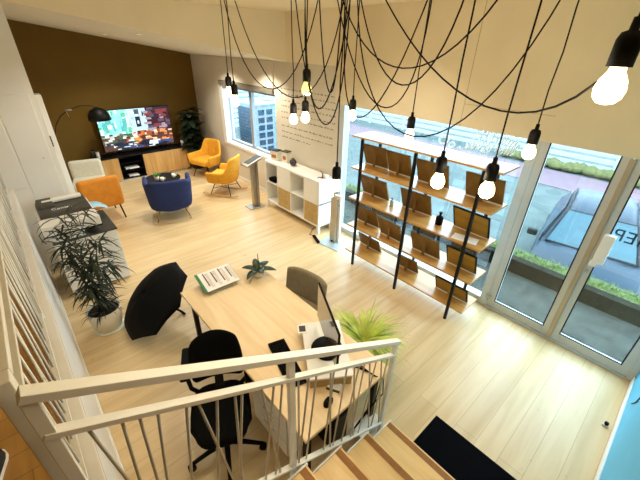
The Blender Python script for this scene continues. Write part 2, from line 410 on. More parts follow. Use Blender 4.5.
# ------------------------------------------------------------------ wall text (unreadable small print)
m = MB(); rg = random.Random(3)
rows = [(2.28, 3.98), (2.19, 3.98), (2.08, 3.98), (1.98, 3.98), (1.87, 3.98), (1.77, 4.0), (1.62, 4.02), (1.51, 4.04), (1.41, 4.62)]
for k, (z, yend) in enumerate(rows):
    y = 5.62
    while y > yend + .14:
        wl = rg.uniform(.03, .13)
        y2 = max(y - wl, yend + .14); yy = y
        while yy - .009 > y2:
            h = rg.choice((.018, .018, .018, .030, .026))
            m.box((XF-.0012, yy-.0075, z), (XF+.0006, yy-.0025 if rg.random() < .5 else yy, z+h*(.45 if rg.random() < .4 else 1)))
            yy -= .0125
        y = y2 - .028
tag(m.build('wall_lettering', M['ink']), 'paragraph of small dark lettering on the wall between window and shopfront', 'lettering')

# ------------------------------------------------------------------ stairs
RS, GO, X1 = .18, .318, 1.70
st = thing('staircase', 'oak stair with brown nosing strips and white side stringer beside the desk', 'stairs', (0, 0, 0))
YL = .885; Y0 = YE + .02
for i in range(1, 7):
    xf = X1 - GO*(i-1); xb = xf - GO; z = RS*i
    p = MB(); p.box((xb-.02, Y0, z-.04), (xf, YL-.012, z)); o = p.build('tread', M['tread'], st, bevel=.003)
    q = MB(); q.box((xf-.062, Y0, z-.001), (xf-.014, YL-.012, z+.0025)); q.build('nosing_strip', M['nosing'], o)
for i in range(1, 8):
    xf = X1 - GO*(i-1); z = RS*i
    p = MB(); p.box((xf-.035, Y0, z-RS), (xf-.02, YL-.012, z-.04)); p.build('riser', M['white'], st)
p = MB(); poly = [(X1+.008, 0)]
for i in range(1, 8):
    xf = X1 - GO*(i-1)
    poly += [(xf+.008, RS*i+.006)]
    if i < 7: poly += [(xf-GO+.008, RS*i+.006)]
poly += [(-.16, 7*RS+.006), (-.16, 0)]
p.prism(poly, YL-.012, YL, lambda a, b, t_: (a, t_, b)); p.build('stringer', M['white'], st)

# stair balustrade
bal = thing('stair_railing', 'ivory steel railing with thin slanting rods going down beside the stair', 'railing', (0, 0, 0))
YR = .92
def zt(x): return 2.115 + (-.176 - x)*.578 + .10
def zb_(x): return .205 + (1.62 - x)*.562
p = MB()
p.bar((-.19, YR, zt(-.19)-.02), (1.655, YR, zt(1.655)-.02), .045, .03); p.build('top_rail', M['rail'], bal, bevel=.002)
p = MB(); p.bar((-.19, YR, zt(-.19)-.19), (1.635, YR, zt(1.635)-.155), .035, .022); p.build('mid_rail', M['rail'], bal, bevel=.002)
p = MB(); p.bar((-.16, YR, zb_(-.16)), (1.62, YR, zb_(1.62)), .035, .015); p.build('bottom_rail', M['rail'], bal, bevel=.002)
for x, zz0 in ((-.178, 1.26), (.675, .40), (1.62, 0)):
    p = MB(); p.box((x-.018, YR-.014, zz0), (x+.018, YR+.014, zt(x)-.035)); p.build('post', M['rail'], bal, bevel=.002)
rb = random.Random(11)
def mid(x): return zt(x)-.19+.008*(x+.19)
def rods(xa, xb, n):
    for k in range(n):
        xt = xa + (xb-xa)*(k+.5)/n + rb.uniform(-.025, .025); dx = rb.choice((-1, 1))*rb.uniform(.03, .13)
        xbot = min(max(xt+dx, xa+.02), xb-.02)
        p = MB(); p.tube([(xt, YR, mid(xt)-.01), (xbot, YR, zb_(xbot)+.005)], .0062, 6); p.build('rod', M['rod'], bal)
rods(-.13, .655, 12); rods(.70, 1.60, 13)

# landing balustrade along the landing edge
lb = thing('landing_railing', 'ivory steel railing along the landing edge above the white wall', 'railing', (-.2225, 1.018, 1.285))
xr = 0.0
ln = 4.65
p = MB(); p.box((-.024, .029, .885), (.024, ln, .915)); p.build('top_rail', M['rail'], lb, bevel=.003)
p = MB(); p.box((-.016, .029, .755), (.016, ln, .775)); p.build('mid_rail', M['rail'], lb, bevel=.002)
p = MB(); p.box((-.016, .029, .045), (.016, ln, .06)); p.build('bottom_rail', M['rail'], lb, bevel=.002)
p = MB(); p.box((-.0225, -.028, -.0), (.0225, .028, .915)); p.build('newel_post', M['rail'], lb, bevel=.003)
for y in (1.6, 3.2, ln-.02):
    p = MB(); p.box((-.018, y-.014, 0), (.018, y+.014, .885)); p.build('post', M['rail'], lb, bevel=.002)
n = 40
for k in range(n):
    yt = .08 + (ln-.16)*(k+.5)/n + rb.uniform(-.03, .03); yb = min(max(yt + rb.choice((-1, 1))*rb.uniform(.02, .12), .05), ln-.05)
    p = MB(); p.tube([(0, yt, .757), (0, yb, .055)], .0062, 6); p.build('rod', M['rail'], lb)

# photographer's shoe on the landing
t = thing('shoe', 'dark suede shoe with white sole on the landing boards', 'shoe', (-.535, 1.56, 1.26), -.25)
p = MB()
prof = [(-.17,.030,.07),(-.12,.036,.075),(-.05,.036,.07),(.02,.040,.058),(.06,.042,.05),(.09,.036,.042),(.115,.018,.034)]
rows_ = []
for y, hw, h in prof:
    rows_.append([(hw*math.cos(a)*1.0, y, .02 + (h)*math.sin(a)) for a in [PI*k/8 for k in range(9)]])
p.grid(rows_); 
p.bm.faces.new([v for v in p.bm.verts if abs(v.co.y+.17) < 1e-6]); p.build('upper', M['skin_shoe'], t, smooth=True)
p = MB(); poly = [(-.03,-.175),(.03,-.175),(.038,-.1),(.041,.02),(.044,.06),(.038,.095),(.02,.122),(-.02,.122),(-.038,.095),(-.044,.06),(-.041,.02),(-.038,-.1)]
p.prism(poly, 0, .028, lambda a, b, c: (a, b, c)); p.build('sole', M['sole'], t, bevel=.006)

# black doormat
tag(B1('doormat', M['rubber'], (1.80, -.20, 0), (2.175, .68, .012), bevel=.004), 'black doormat on the floor at the foot of the stairs', 'doormat')

# ------------------------------------------------------------------ display rack
rk = thing('display_rack', 'oak and black steel five board display rack in front of the shop window', 'shelving', (3.43, 1.15, 0))
D, L = .40, 1.98
zb = [.22, .66, 1.10, 1.545, 1.975]
for z in zb:
    p = MB(); p.box((0, 0, z-.022), (D, L, z)); p.build('shelf_board', M['rackwood'], rk, bevel=.002)
for y in (.183, .987, 1.807):
    for x in (-.012, D-.03):
        p = MB(); p.box((x, y-.017, 0), (x+.032, y+.017, zb[4]-.022)); p.build('upright', M['black'], rk, bevel=.003)
grp = 'frames on the display rack'
FR = [ # row, y0, y1, x, tilt, dark border
 (3, 3.11, 2.71, 3.74, .06, 0), (3, 2.68, 2.31, 3.72, .05, 0), (3, 2.22, 1.80, 3.72, .06, 0), (3, 1.59, 1.17, 3.735, .05, 0),
 (2, 3.12, 2.64, 3.75, .06, 0), (2, 2.42, 1.98, 3.78, .06, 0), (2, 1.66, 1.21, 3.775, .05, 1),
 (1, 3.11, 2.70, 3.68, .08, 0), (1, 2.61, 2.21, 3.60, .07, 0), (1, 2.06, 1.66, 3.61, .07, 0), (1, 1.58, 1.20, 3.66, .06, 1),
 (0, 3.09, 2.66, 3.76, .05, 0), (0, 2.29, 1.97, 3.72, .05, 0), (0, 1.64, 1.20, 3.66, .05, 1)]
LB = {3: 'second rack board down', 2: 'middle rack board', 1: 'fourth rack board down', 0: 'bottom rack board'}
POS = [['at the wall end', 'second from the wall end', 'third from the wall end', 'at the door end'],
       ['at the wall end', 'in the middle', 'with dark border at the door end'],
       ['at the wall end', 'second from the wall end', 'third from the wall end', 'with dark border at the door end'],
       ['at the wall end', 'in the middle', 'with dark border at the door end']]
cnt = {3: 0, 2: 0, 1: 0, 0: 0}
hts = {3: .325, 2: .325, 1: .31, 0: .25}
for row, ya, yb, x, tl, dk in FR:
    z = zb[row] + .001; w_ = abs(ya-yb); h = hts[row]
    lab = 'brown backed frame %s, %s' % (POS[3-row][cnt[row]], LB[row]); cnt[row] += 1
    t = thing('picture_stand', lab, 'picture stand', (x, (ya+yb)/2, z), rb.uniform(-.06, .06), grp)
    a = math.atan2(tl, h); R = Matrix.Rotation(-a*.0 + .18, 3, 'Y')   # lean towards the street at the bottom edge
    R = Matrix.Rotation(-.40, 3, 'Y')
    mm = R.to_4x4()
    p = MB(); p.box((-.006, -w_/2+.008, .006), (.006, w_/2-.008, h-.006), mm); p.build('backing', M['ochreback'] if dk else M['frameback'], t)
    p = MB(); fw = .016
    for lo, hi in (((-.010,-w_/2,.0),(.012,w_/2,fw)),((-.010,-w_/2,h-fw),(.012,w_/2,h)),((-.010,-w_/2,.0),(.012,-w_/2+fw,h)),((-.010,w_/2-fw,.0),(.012,w_/2,h))): p.box(lo, hi, mm)
    fr = p.build('frame_edge', M['black'] if dk else M['frameback'], t, bevel=.002)
    p = MB(); p.box((.006, -w_/2+.012, .012), (.008, w_/2-.012, h-.012), mm); p.build('print', M['paper'], t)
    p = MB(); p.box((-.03, -w_/2, 0), (-.011, w_/2, .010)); p.build('foot_strip', M['white'], t)  # thin white strip along the lower edge of each frame
    p = MB(); p.bar(mm @ V((-.008, 0, h*.62)), (-.085, .0, .004), .04, .006, up=(1, 0, 0)); p.build('easel_strut', M['frameback'] if not dk else M['ochreback'], t)
# black bottle, small white figures on the rack
t = thing('bottle', 'small black bottle on the middle board of the rack', 'bottle', (3.66, 1.80, zb[2]))
p = MB(); p.lathe([(.042,0),(.045,.01),(.045,.09),(.035,.11),(.015,.12)], 16); p.build('body', M['black_plastic'], t)
p = MB(); p.lathe([(.014,.12),(.014,.145),(.02,.147),(.02,.165)], 12); p.build('cap', M['black_plastic'], t)
t = thing('figurine', 'small grey pump bottle on the middle board of the rack between two frames', 'bottle', (3.66, 2.53, zb[2]))
p = MB(); p.lathe([(.025,0),(.028,.01),(.028,.07),(.012,.085)], 14); p.build('body', M['mirror'], t)
p = MB(); p.lathe([(.008,.085),(.008,.11)], 8); p.bar((-.03,0,.112),(.01,0,.112), .014,.01); p.build('pump', M['charcoal'], t)
t = thing('leaflet', 'white sheet lying on the fourth board from the top of the rack', 'sheet', (3.60, 1.32+.2, zb[1]+.002+.0), .2)
t.location.z = zb[2]+.001; t.location.y = 1.40; t.location.x = 3.58
t['label'] = 'white sheet lying before the dark bordered frame on the middle board of the rack'
p = MB(); p.box((-.10,-.14,0),(.06,.14,.002)); p.build('sheet', M['paper'], t)

# ------------------------------------------------------------------ sideboard
sb = thing('sideboard', 'white eight cell sideboard on short legs under the wall lettering', 'sideboard', (3.66, 4.03, 0))
L, D, Ht = 1.63, .37, 1.0
t_ = .03
p = MB()
p.box((0,0,Ht-.035),(D,L,Ht)); p.build('top', M['white'], sb, bevel=.003)
p = MB()
for y in (0, L*.25, L*.5, L*.75, L-t_): p.box((.004, y if y in (0, L-t_) else y-.01, .16), (D, (y+t_) if y in (0, L-t_) else y+.01, Ht-.035))
p.box((.004, 0, .56), (D, L, .585)); p.box((.0, 0, .14), (D, L, .175)); p.box((D-.012, 0, .16), (D, L, Ht-.03))
p.build('carcass', M['white'], sb, bevel=.002)
for y in (.0, L-.05):
    for x in (0, D-.05):
        p = MB(); p.box((x, y, 0), (x+.05, y+.05, .145)); p.build('leg', M['white'], sb, bevel=.003)
for k in (0, 2):
    a, b = L*.25*k + (.032 if k == 0 else .012), L*.25*(k+1) - .012
    p = MB(); p.box((.0, a, .588), (.02, b, Ht-.038)); p.build('door', M['white'], sb, bevel=.002)
    p = MB(); p.box((.0, a, .178), (.02, b, .557)); p.build('drawer', M['wooddoor'], sb, bevel=.002)
# things in / on it
t = thing('potted_succulent', 'small dark leaved succulent in a white pot inside the sideboard cell', 'potted plant', (3.72, 4.03+L*.62, .586))
p = MB(); p.lathe([(.04,0),(.055,.1),(.05,.1),(.045,.085)], 16); p.build('pot', M['pot'], t)
p = MB()
for k in range(12):
    a = k*2.4; q_ = V((math.cos(a), math.sin(a), 0))
    p.tube([V((0,0,.085))+q_*.01, V((0,0,.16))+q_*.03, V((0,0,.2+.04*(k%3)))+q_*.05], [.01,.014,.002], 5)
p.build('foliage', M['leaf_dark'], t)
t = thing('headset_bag', 'dark folded cloth bag in the upper sideboard cell nearest the far window', 'bag', (3.75, 4.03+L*.88, .586))
p = MB(); p.cbox((0,0,.04),(.16,.22,.08)); p.build('bag_body', M['black_fabric'], t, bevel=.03, seg=3)
p = MB(); p.tube([(-.05,-.06,.07),(-.07,0,.12),(-.05,.06,.07)], .006, 6); p.build('strap', M['black_plastic'], t)
def pbox(x, y, sx, sy, sz, rz, lab, topc):
    t = thing('carton', lab, 'box', (x, y, 1.0), rz)
    p = MB(); p.cbox((0,0,sz/2),(sx,sy,sz)); p.build('carton_body', M['pot'], t, bevel=.003)
    p = MB(); p.cbox((0,0,sz+.008),(sx+.012,sy+.012,.018)); p.build('lid', topc, t, bevel=.003)
    p = MB(); p.cbox((-sx/2-.001,0,sz*.45),(.002,sy*.6,sz*.35)); p.build('sticker', M['pink'], t)
pbox(3.84, 5.52, .12, .2, .19, .2, 'cream box with a black lid on the sideboard end nearest the kiosk stand', M['black_plastic'])
pbox(3.92, 5.28, .12, .14, .2, .15, 'cream box with a charcoal lid on the sideboard, next to the dark ball', M['charcoal'])
t = thing('ornament', 'dark round glass ornament standing on the sideboard top', 'ornament', (3.88, 5.02, 1.0))
p = MB(); p.lathe([(.02,0),(.05,.012),(.068,.05),(.066,.085),(.045,.115),(.02,.125)], 18); p.build('bowl', mat('dark smoky glass', '3a3036', .2, var=.1), t)
p = MB(); p.lathe([(.02,.125),(.026,.135),(.010,.145)], 12); p.build('stopper', M['charcoal'], t)
t = thing('branch_twig', 'brown twig ornament on the sideboard corner near the totem', 'ornament', (3.84, 4.14, 1.0))
p = MB(); p.tube([(0,0,0),(.02,.03,.08),(-.01,.05,.13)], [.012,.01,.006], 6); p.tube([(0,0,.01),(-.06,.02,.03),(-.1,.03,.02)], [.01,.008,.006], 6); p.build('twig', wood('dark twig', '5c3a1c', '7c5228', 'Z'), t)
p = MB(); p.cbox((.06,-.01,.03),(.08,.1,.06)); p.build('holder', M['white'], t, bevel=.01)

# kiosk stand near the window
t = thing('kiosk_stand', 'brushed steel tablet kiosk stand beside the sideboard under the window', 'stand', (3.49, 5.80, 0), .0)
p = MB(); p.box((-.2,-.12,0),(.14,.14,.014)); p.build('base_plate', M['steel'], t, bevel=.004)
p = MB(); p.box((-.075,-.03,.014),(-.03,.05,.92)); p.box((.03,-.03,.014),(.075,.05,.96)); p.box((-.03,-.0,.014),(.03,.02,.9)); p.build('column', M['steel'], t, bevel=.006)
p = MB(); R = Matrix.Rotation(-.42, 3, 'Y') @ Matrix.Rotation(.15, 3, 'X')
p.cbox((-.02,.03,.97),(.40,.24,.045), Matrix.Rotation(-.35,3,'Y')); p.build('tray', M['steel'], t, bevel=.008)
p = MB(); p.cbox((-.008,.03,1.0),(.32,.18,.008), Matrix.Rotation(-.35,3,'Y')); p.build('tablet', M['charcoal'], t, bevel=.003)

# totem with base plate near rack
t = thing('sign_totem', 'tall white and steel sign totem on a pale base plate between sideboard and rack', 'totem', (3.70, 3.62, 0), .12)
p = MB(); p.box((-.22,-.22,0),(.22,.22,.015)); p.build('base_plate', M['mirror'], t, bevel=.004)
p = MB(); p.box((-.055,-.03,.015),(.0,.09,.84)); p.build('front_column', M['steel'], t, bevel=.004)
p = MB(); p.box((.0,-.07,.015),(.05,.08,.88)); p.build('back_panel', M['white'], t, bevel=.006)
p = MB(); p.tube([(-.075,.03,.05),(-.055,.03,.05)], .016, 12); p.build('knob', M['black_plastic'], t)
p = MB(); p.tube([(-.002,-.05,.72),(.002-.006,-.05,.72)], .016, 12); p.build('button', M['lightblue'], t)
t = thing('power_strip', 'black power strip on the floor between the totem and sideboard', 'power strip', (3.50, 3.90, 0), 1.2)
p = MB(); p.box((-.13,-.025,0),(.13,.025,.04)); p.build('body', M['black_plastic'], t, bevel=.006)
p = MB(); p.tube([(.13,0,.02),(.22,.05,.01),(.3,-.02,.008),(.38,-.06,.008),(.44,-.12,.01)], .005, 6); p.build('cord', M['black_plastic'], t)

# ------------------------------------------------------------------ seating: tub shells
def shell(R0, seat_w, seat_d, z0, zarm, zback, th, lean, nseg=20, front=.0, round_=1.0):
    """U-shaped shell, open to +Y; returns MB of a closed thick surface"""
    m = MB(); path = []
    for k in range(nseg+1):
        s = k/nseg; a = PI*(1 - s)            # from left arm round the back to right arm
        x = seat_w/2*math.copysign(abs(math.cos(a))**round_, math.cos(a))*-1*-1; y = -seat_d*.5*abs(math.sin(a))**round_
        path.append((x, y, s))
    # arms forward
    pts = [(-seat_w/2, seat_d*.5*(1-j/4), 0.0) for j in range(4)] + [(x, y, math.sin(PI*s)) for x, y, s in path] + [(seat_w/2, seat_d*.5*(j+1)/4, 0.0) for j in range(4)]
    n = len(pts); rows = []
    prof = [(0, 0.0), (.33, .3), (.66, .62), (.92, .93), (1.0, 1.0)]
    outer = []; inner = []
    cx, cy = 0, .05
    for x, y, b in pts:
        bb = max(0, min(1, (b-.35)/.5)); bb = bb*bb*(3-2*bb)
        zt_ = zarm + (zback-zarm)*bb
        d_ = V((x, y*1.0, 0)); 
        nrm = V((x/(seat_w/2)**2, min(y, 0)/(seat_d/2)**2, 0))
        if nrm.length < 1e-6: nrm = V((1, 0, 0))
        nrm.normalize()
        outer.append([V((x, y, 0)) + nrm*(lean*t + 0.0) + V((0, 0, z0 + (zt_-z0)*t)) for t, _ in prof])
        inner.append([V((x, y, 0)) + nrm*(lean*t - th) + V((0, 0, z0 + (zt_-z0)*t)) for t, _ in prof])
    for o, i in zip(outer, inner):
        top = (o[-1]+i[-1])/2 + V((0, 0, th*.35)); bot = (o[0]+i[0])/2
        rows.append(o + [top] + i[::-1])
    R_ = m.grid(rows, closed_u=True)
    m.bm.faces.new(R_[0]); m.bm.faces.new(R_[-1][::-1])
    return m
def cushion(m, cx, cy, w, d, z0, z1, bul=.02):
    nx = 6
    m.cbox((cx, cy, (z0+z1)/2), (w, d, z1-z0))

def armchair(name, label, cat, loc, rz, fabric, kind, group=None):
    t = thing(name, label, cat, loc, rz, group)
    if kind == 'blue':
        sh = shell(0, .70, .62, .20, .68, .74, .075, .04, round_=.8); sh.build('shell', fabric, t, sub=1)
        p = MB(); p.cbox((0, .03, .36), (.54, .54, .16)); p.build('seat_cushion', fabric, t, bevel=.05, seg=3)
        p = MB(); p.lathe([(.02,.17),(.26,.18),(.345,.22),(.345,.26)], 24, Matrix.Scale(.9, 4, (0,1,0))); p.build('underside', fabric, t)
        for sx, sy in ((-.24,-.2),(.24,-.2),(-.24,.2),(.24,.2)):
            p = MB(); p.tube([(sx*.85, sy*.85, .2), (sx*1.15, sy*1.15, 0)], [.013, .008], 8); p.build('leg', M['brass'], t)
    elif kind in ('rocker', 'yellow'):
        sh = shell(0, .62, .56, .30, .56, .86, .06, .07, round_=.75); sh.build('shell', fabric, t, sub=1)
        p = MB(); p.cbox((0, .05, .40), (.52, .52, .14)); p.build('seat_cushion', fabric, t, bevel=.045, seg=3)
        p = MB()
        for sx in (-.12, 0, .12): p.tube([(sx, -.225-.0, .5), (sx, -.262, .78)], .004, 5)
        p.build('back_seam', M['orange_fabric'], t)
        for sx, sy in ((-1,-1),(1,-1),(-1,1),(1,1)):
            p = MB(); p.tube([(sx*.16, sy*.14, .33), (sx*.27, sy*.24, .035 if kind == 'rocker' else 0)], .010, 8); p.build('leg', M['black'], t)
        if kind == 'rocker':
            p = MB(); p.tube([(-.215,-.185,.17),(.215,.185,.17)], .006, 6); p.tube([(.215,-.185,.17),(-.215,.185,.17)], .006, 6); p.build('cross_brace', M['black'], t)
            for sx in (-1, 1):
                p = MB(); prev = None
                for k in range(14):
                    y0_, y1_ = -.42 + k*.06, -.42 + (k+1)*.06
                    p.bar((sx*.27, y0_, .016+.09*(y0_/.42)**2*.55), (sx*.27, y1_, .016+.09*(y1_/.42)**2*.55), .03, .022)
                p.build('rocker_rail', M['rocker'], t)
        else:
            p = MB(); p.tube([(-.2,-.17,.2),(.2,-.17,.2)], .006, 6); p.tube([(-.2,.17,.2),(.2,.17,.2)], .006, 6); p.build('stretcher', M['black'], t)
    elif kind == 'box':
        p = MB(); p.cbox((0, -.27, .52), (.60, .13, .50)); p.build('backrest', fabric, t, bevel=.055, seg=4)
        p = MB(); p.cbox((0, .05, .34), (.60, .58, .17)); p.build('seat', fabric, t, bevel=.05, seg=4)
        for sx, sy in ((-.24,-.24),(.24,-.24),(-.24,.26),(.24,.26)):
            p = MB(); p.tube([(sx*.95, sy*.9, .27), (sx*1.08, sy*1.08, 0)], .012, 8); p.build('leg', M['black'], t)
    return t
tub = armchair('tub_chair', 'navy velvet tub armchair on brass legs, back to the desk', 'armchair', (1.98, 6.45, 0), -.30, M['blue_fabric'], 'blue')
och = armchair('lounge_chair', 'orange square backed lounge chair beside the copier', 'armchair', (.93, 7.20, 0), .05, M['orange_fabric'], 'box')
armchair('lounge_chair', 'ivory square backed lounge chair by the dark brown wall', 'armchair', (1.0, 8.35, 0), PI*.93, M['ivory_fabric'], 'box')
armchair('yellow_armchair', 'mustard armchair on black legs in front of the corner plant', 'armchair', (3.58, 8.22, 0), PI*.5+.35, M['yellow_fabric'], 'yellow')
armchair('rocking_chair', 'mustard rocking armchair with wooden rockers under the window', 'rocking chair', (3.36, 6.87, 0), .62, M['yellow_fabric'], 'rocker')

och.scale = (1.12, 1.1, 1.12)
tub.scale = (1.1, 1.1, 1.08)
# coffee table with plant and cups
t = thing('coffee_table', 'round black coffee table in front of the navy tub chair', 'coffee table', (2.22, 7.48, 0))
p = MB(); p.lathe([(.35,.405),(.36,.41),(.36,.43),(.35,.435)], 32); p.build('tabletop', M['black'], t)
p = MB(); p.lathe([(.03,.01),(.03,.405)], 12); p.build('pedestal', M['black'], t)
p = MB(); p.lathe([(.2,0),(.2,.012),(.04,.02)], 24); p.build('base', M['black'], t)
t = thing('potted_herb', 'little green plant in a white pot on the coffee table', 'potted plant', (2.08, 7.40, .435))
p = MB(); p.lathe([(.04,0),(.055,.09),(.048,.09),(.045,.07)], 16); p.build('pot', M['pot'], t)
p = MB(); rr = random.Random(5)
for k in range(40):
    a = rr.uniform(0, 2*PI); q_ = V((math.cos(a), math.sin(a), 0)); s = rr.uniform(.04, .1)
    p.tube([V((0,0,.07)), V((0,0,.12))+q_*s*.6, V((0,0,.12+rr.uniform(-.01,.05)))+q_*s], [.003,.012,.002], 4)
p.build('foliage', mat('fresh green leaf', '4a7a2a', .5, var=.3), t)
for (x, y, lab) in ((2.15, 7.28, 'white cup on the coffee table beside the small plant'), (2.42, 7.36, 'white cup on the far side of the coffee table, away from the plant')):
    t = thing('cup', lab, 'cup', (x, y, .435))
    p = MB(); p.lathe([(.025,0),(.038,.03),(.04,.08),(.036,.08),(.033,.03),(.01,.008)], 16, cap1=True); p.build('cup_body', M['pot'], t)
    p = MB(); p.tube([(.038,0,.065),(.06,0,.06),(.06,0,.03),(.037,0,.025)], .005, 6); p.build('handle', M['pot'], t)

# tv console and television
t = thing('tv_console', 'oak and black television console against the dark brown wall', 'console', (0, 0, 0))
p = MB(); p.box((1.28,9.0,.585),(3.44,9.40,.615)); p.build('top', M['black'], t, bevel=.003)
p = MB(); p.box((1.28,9.02,.05),(3.44,9.40,.08)); p.box((1.28,9.38,.08),(3.44,9.40,.585)); p.box((1.28,9.02,.05),(1.30,9.4,.585)); p.box((3.42,9.02,.05),(3.44,9.4,.585)); p.box((1.77,9.02,.05),(1.79,9.4,.585)); p.box((2.31,9.02,.05),(2.33,9.4,.585)); p.build('carcass', M['black'], t)
p = MB(); p.box((1.79,9.03,.25),(2.31,9.38,.27)); p.box((1.79,9.03,.42),(2.31,9.38,.44)); p.build('shelf', M['black_plastic'], t)
for a, b in ((1.285,1.775),(2.325,2.88),(2.885,3.435)):
    p = MB(); p.box((a,8.99,.06),(b,9.015,.582)); p.build('door', M['console'], t, bevel=.002)
p = MB(); p.box((1.35,9.05,0),(3.4,9.38,.05)); p.build('plinth', M['white'], t)
for z, lab, w_ in ((.27, 'white leaflet stack on the upper inner shelf of the television console', .3), (.08, 'white set top box on the bottom inner shelf of the television console', .22)):
    t = thing('media_box', lab, 'box', (2.05, 9.13, z+.001))
    p = MB(); p.box((-w_/2,-.09,0),(w_/2,.1,.03)); p.build('casing', M['paper'], t, bevel=.003)
    p = MB(); p.box((-w_/2+.02,-.094,.008),(-w_/2+.08,-.09,.02)); p.build('front_display', M['charcoal'], t)
t = thing('television', 'large flat television showing a coffee shop, standing on the console', 'television', (2.40, 9.22, .616))
W2, H0, H1 = .80, .09, .99
p = MB(); p.box((-W2-.012,-.02,H0-.012),(W2+.012,.025,H1+.012)); p.build('casing', M['black_plastic'], t, bevel=.004)
for sx in (-.5, .5):
    p = MB(); p.box((sx-.02,-.12,0),(sx+.02,.12,.012)); p.box((sx-.015,-.01,.012),(sx+.015,.012,H0)); p.build('foot', M['black_plastic'], t)
p = MB(); NX, NY = 88, 50; vv = [[p.bm.verts.new((-W2+2*W2*i/NX, -.0212, H0+(H1-H0)*j/NY)) for i in range(NX+1)] for j in range(NY+1)]
rt = random.Random(21)
blobs = []
RECT = []
def paint(n, u0, u1, v0, v1, w, h, cols):
    for _ in range(n):
        a = rt.uniform(u0, u1); b_ = rt.uniform(v0, v1); ww = w*rt.uniform(.4, 1.3); hh = h*rt.uniform(.4, 1.3)
        RECT.append((a-ww/2, a+ww/2, b_-hh/2, b_+hh/2, V(rt.choice(cols))))
# an interior: bright teal windows on one side, pale wall, dark red bar on the other, tables below
RECT += [(0,.40,.35,1,V((.25,.75,.72))),(.40,.66,.38,1,V((.50,.72,.85))),(.66,1,.3,1,V((.05,.02,.03))),(0,1,0,.36,V((.10,.05,.04)))]
paint(46, 0, .4, .42, 1, .05, .22, [(.6,.95,.9),(.1,.45,.42),(.75,.95,.95),(.12,.5,.3),(.3,.8,.75)])
paint(14, .42, .64, .5, .95, .06, .10, [(.65,.85,.95),(.40,.62,.75),(.08,.09,.12)])
RECT += [(.50,.57,.55,.8,V((.02,.03,.05))),(.52,.55,.62,.70,V((.8,.85,.9)))]
paint(50, .66, 1, .4, .98, .10, .07, [(.04,.03,.05),(.22,.05,.05),(.10,.08,.12),(.35,.28,.32),(.06,.02,.02)])
paint(60, .3, 1, .12, .42, .08, .07, [(.55,.16,.05),(.75,.28,.10),(.10,.03,.02),(.3,.08,.03),(.8,.6,.4)])
paint(60, 0, .45, .04, .4, .07, .06, [(.04,.14,.06),(.75,.78,.72),(.03,.05,.06),(.5,.55,.5),(.15,.1,.08)])
paint(30, .2, 1, .0, .16, .14, .05, [(.02,.03,.06),(.7,.72,.8),(.05,.08,.2),(.02,.02,.03)])
def pic(uu, v_):
    c = V((.05, .05, .05))
    for a, b_, e, g_, k_ in RECT:
        if a <= uu <= b_ and e <= v_ <= g_: c = k_
    return c
cl = p.bm.loops.layers.float_color.new('picture')
for j in range(NY):
    for i in range(NX):
        fc = p.bm.faces.new((vv[j][i], vv[j][i+1], vv[j+1][i+1], vv[j+1][i]))
        c = pic((i+.5)/NX, (j+.5)/NY)*rt.uniform(.75, 1.2)
        for lp in fc.loops: lp[cl] = (c.x, c.y, c.z, 1)
sm = bpy.data.materials.new('television picture'); sm.use_nodes = True; nt = sm.node_tree; nt.nodes.clear()
oo = nt.nodes.new('ShaderNodeOutputMaterial'); ee = nt.nodes.new('ShaderNodeEmission'); at = nt.nodes.new('ShaderNodeAttribute'); at.attribute_name = 'picture'
ee.inputs['Strength'].default_value = 1.3
nt.links.new(at.outputs['Color'], ee.inputs['Color']); nt.links.new(ee.outputs[0], oo.inputs[0])
p.build('screen', sm, t)
for x, y, lab in ((1.42, 9.14, 'white candle at the window-less end of the console, left of the television'), (3.38, 9.12, 'small white candle on the console between television and corner plant')):
    t = thing('candle', lab, 'candle', (x, y, .616))
    p = MB(); p.lathe([(.035,0),(.035,.14)], 14); p.build('wax', M['paper'], t)
    p = MB(); p.tube([(0,0,.14),(0,0,.155)], .003, 5); p.build('wick', M['black'], t)
bpy.data.objects['candle']['label'] = 'white candle on the console beside the arc lamp shade'
t = thing('speaker', 'dark round speaker on the console end behind the ivory chair', 'speaker', (1.36, 9.27, .616))
p = MB(); p.lathe([(.05,0),(.06,.03),(.06,.13),(.045,.16)], 18); p.build('body', M['charcoal'], t)
p = MB(); p.lathe([(.045,.16),(.04,.166)], 18); p.build('touch_panel', M['black_plastic'], t)

# arc lamp
t = thing('arc_lamp', 'black arc floor lamp with a dome shade in front of the television', 'floor lamp', (.72, 8.95, 0))
p = MB(); p.lathe([(.16,0),(.16,.03),(.02,.04)], 24); p.build('base', M['black'], t)
p = MB(); p.tube([(0,0,.03),(.0,0,1.2),(.10,0,1.45),(.22,-.04,1.62),(.40,-.08,1.74),(.60,-.12,1.80),(.80,-.15,1.79),(.88,-.15,1.74)], .008, 8); p.build('arm', M['black'], t)
p = MB(); p.cbox((.40,-.08,1.735),(.08,.03,.03)); p.tube([(.33,-.08,1.75),(.36,-.08,1.6)], .006, 6); p.build('joint', M['steel'], t)
p = MB(); p.lathe([(.015,1.75),(.05,1.74),(.10,1.71),(.135,1.65),(.145,1.58),(.14,1.58),(.125,1.65),(.09,1.70),(.01,1.735)], 24, Matrix.Translation((.88,-.15,1.75)) @ Matrix.Scale(1.5,4) @ Matrix.Translation((0,0,-1.75)), cap0=True); p.build('lamp_shade', M['black'], t)

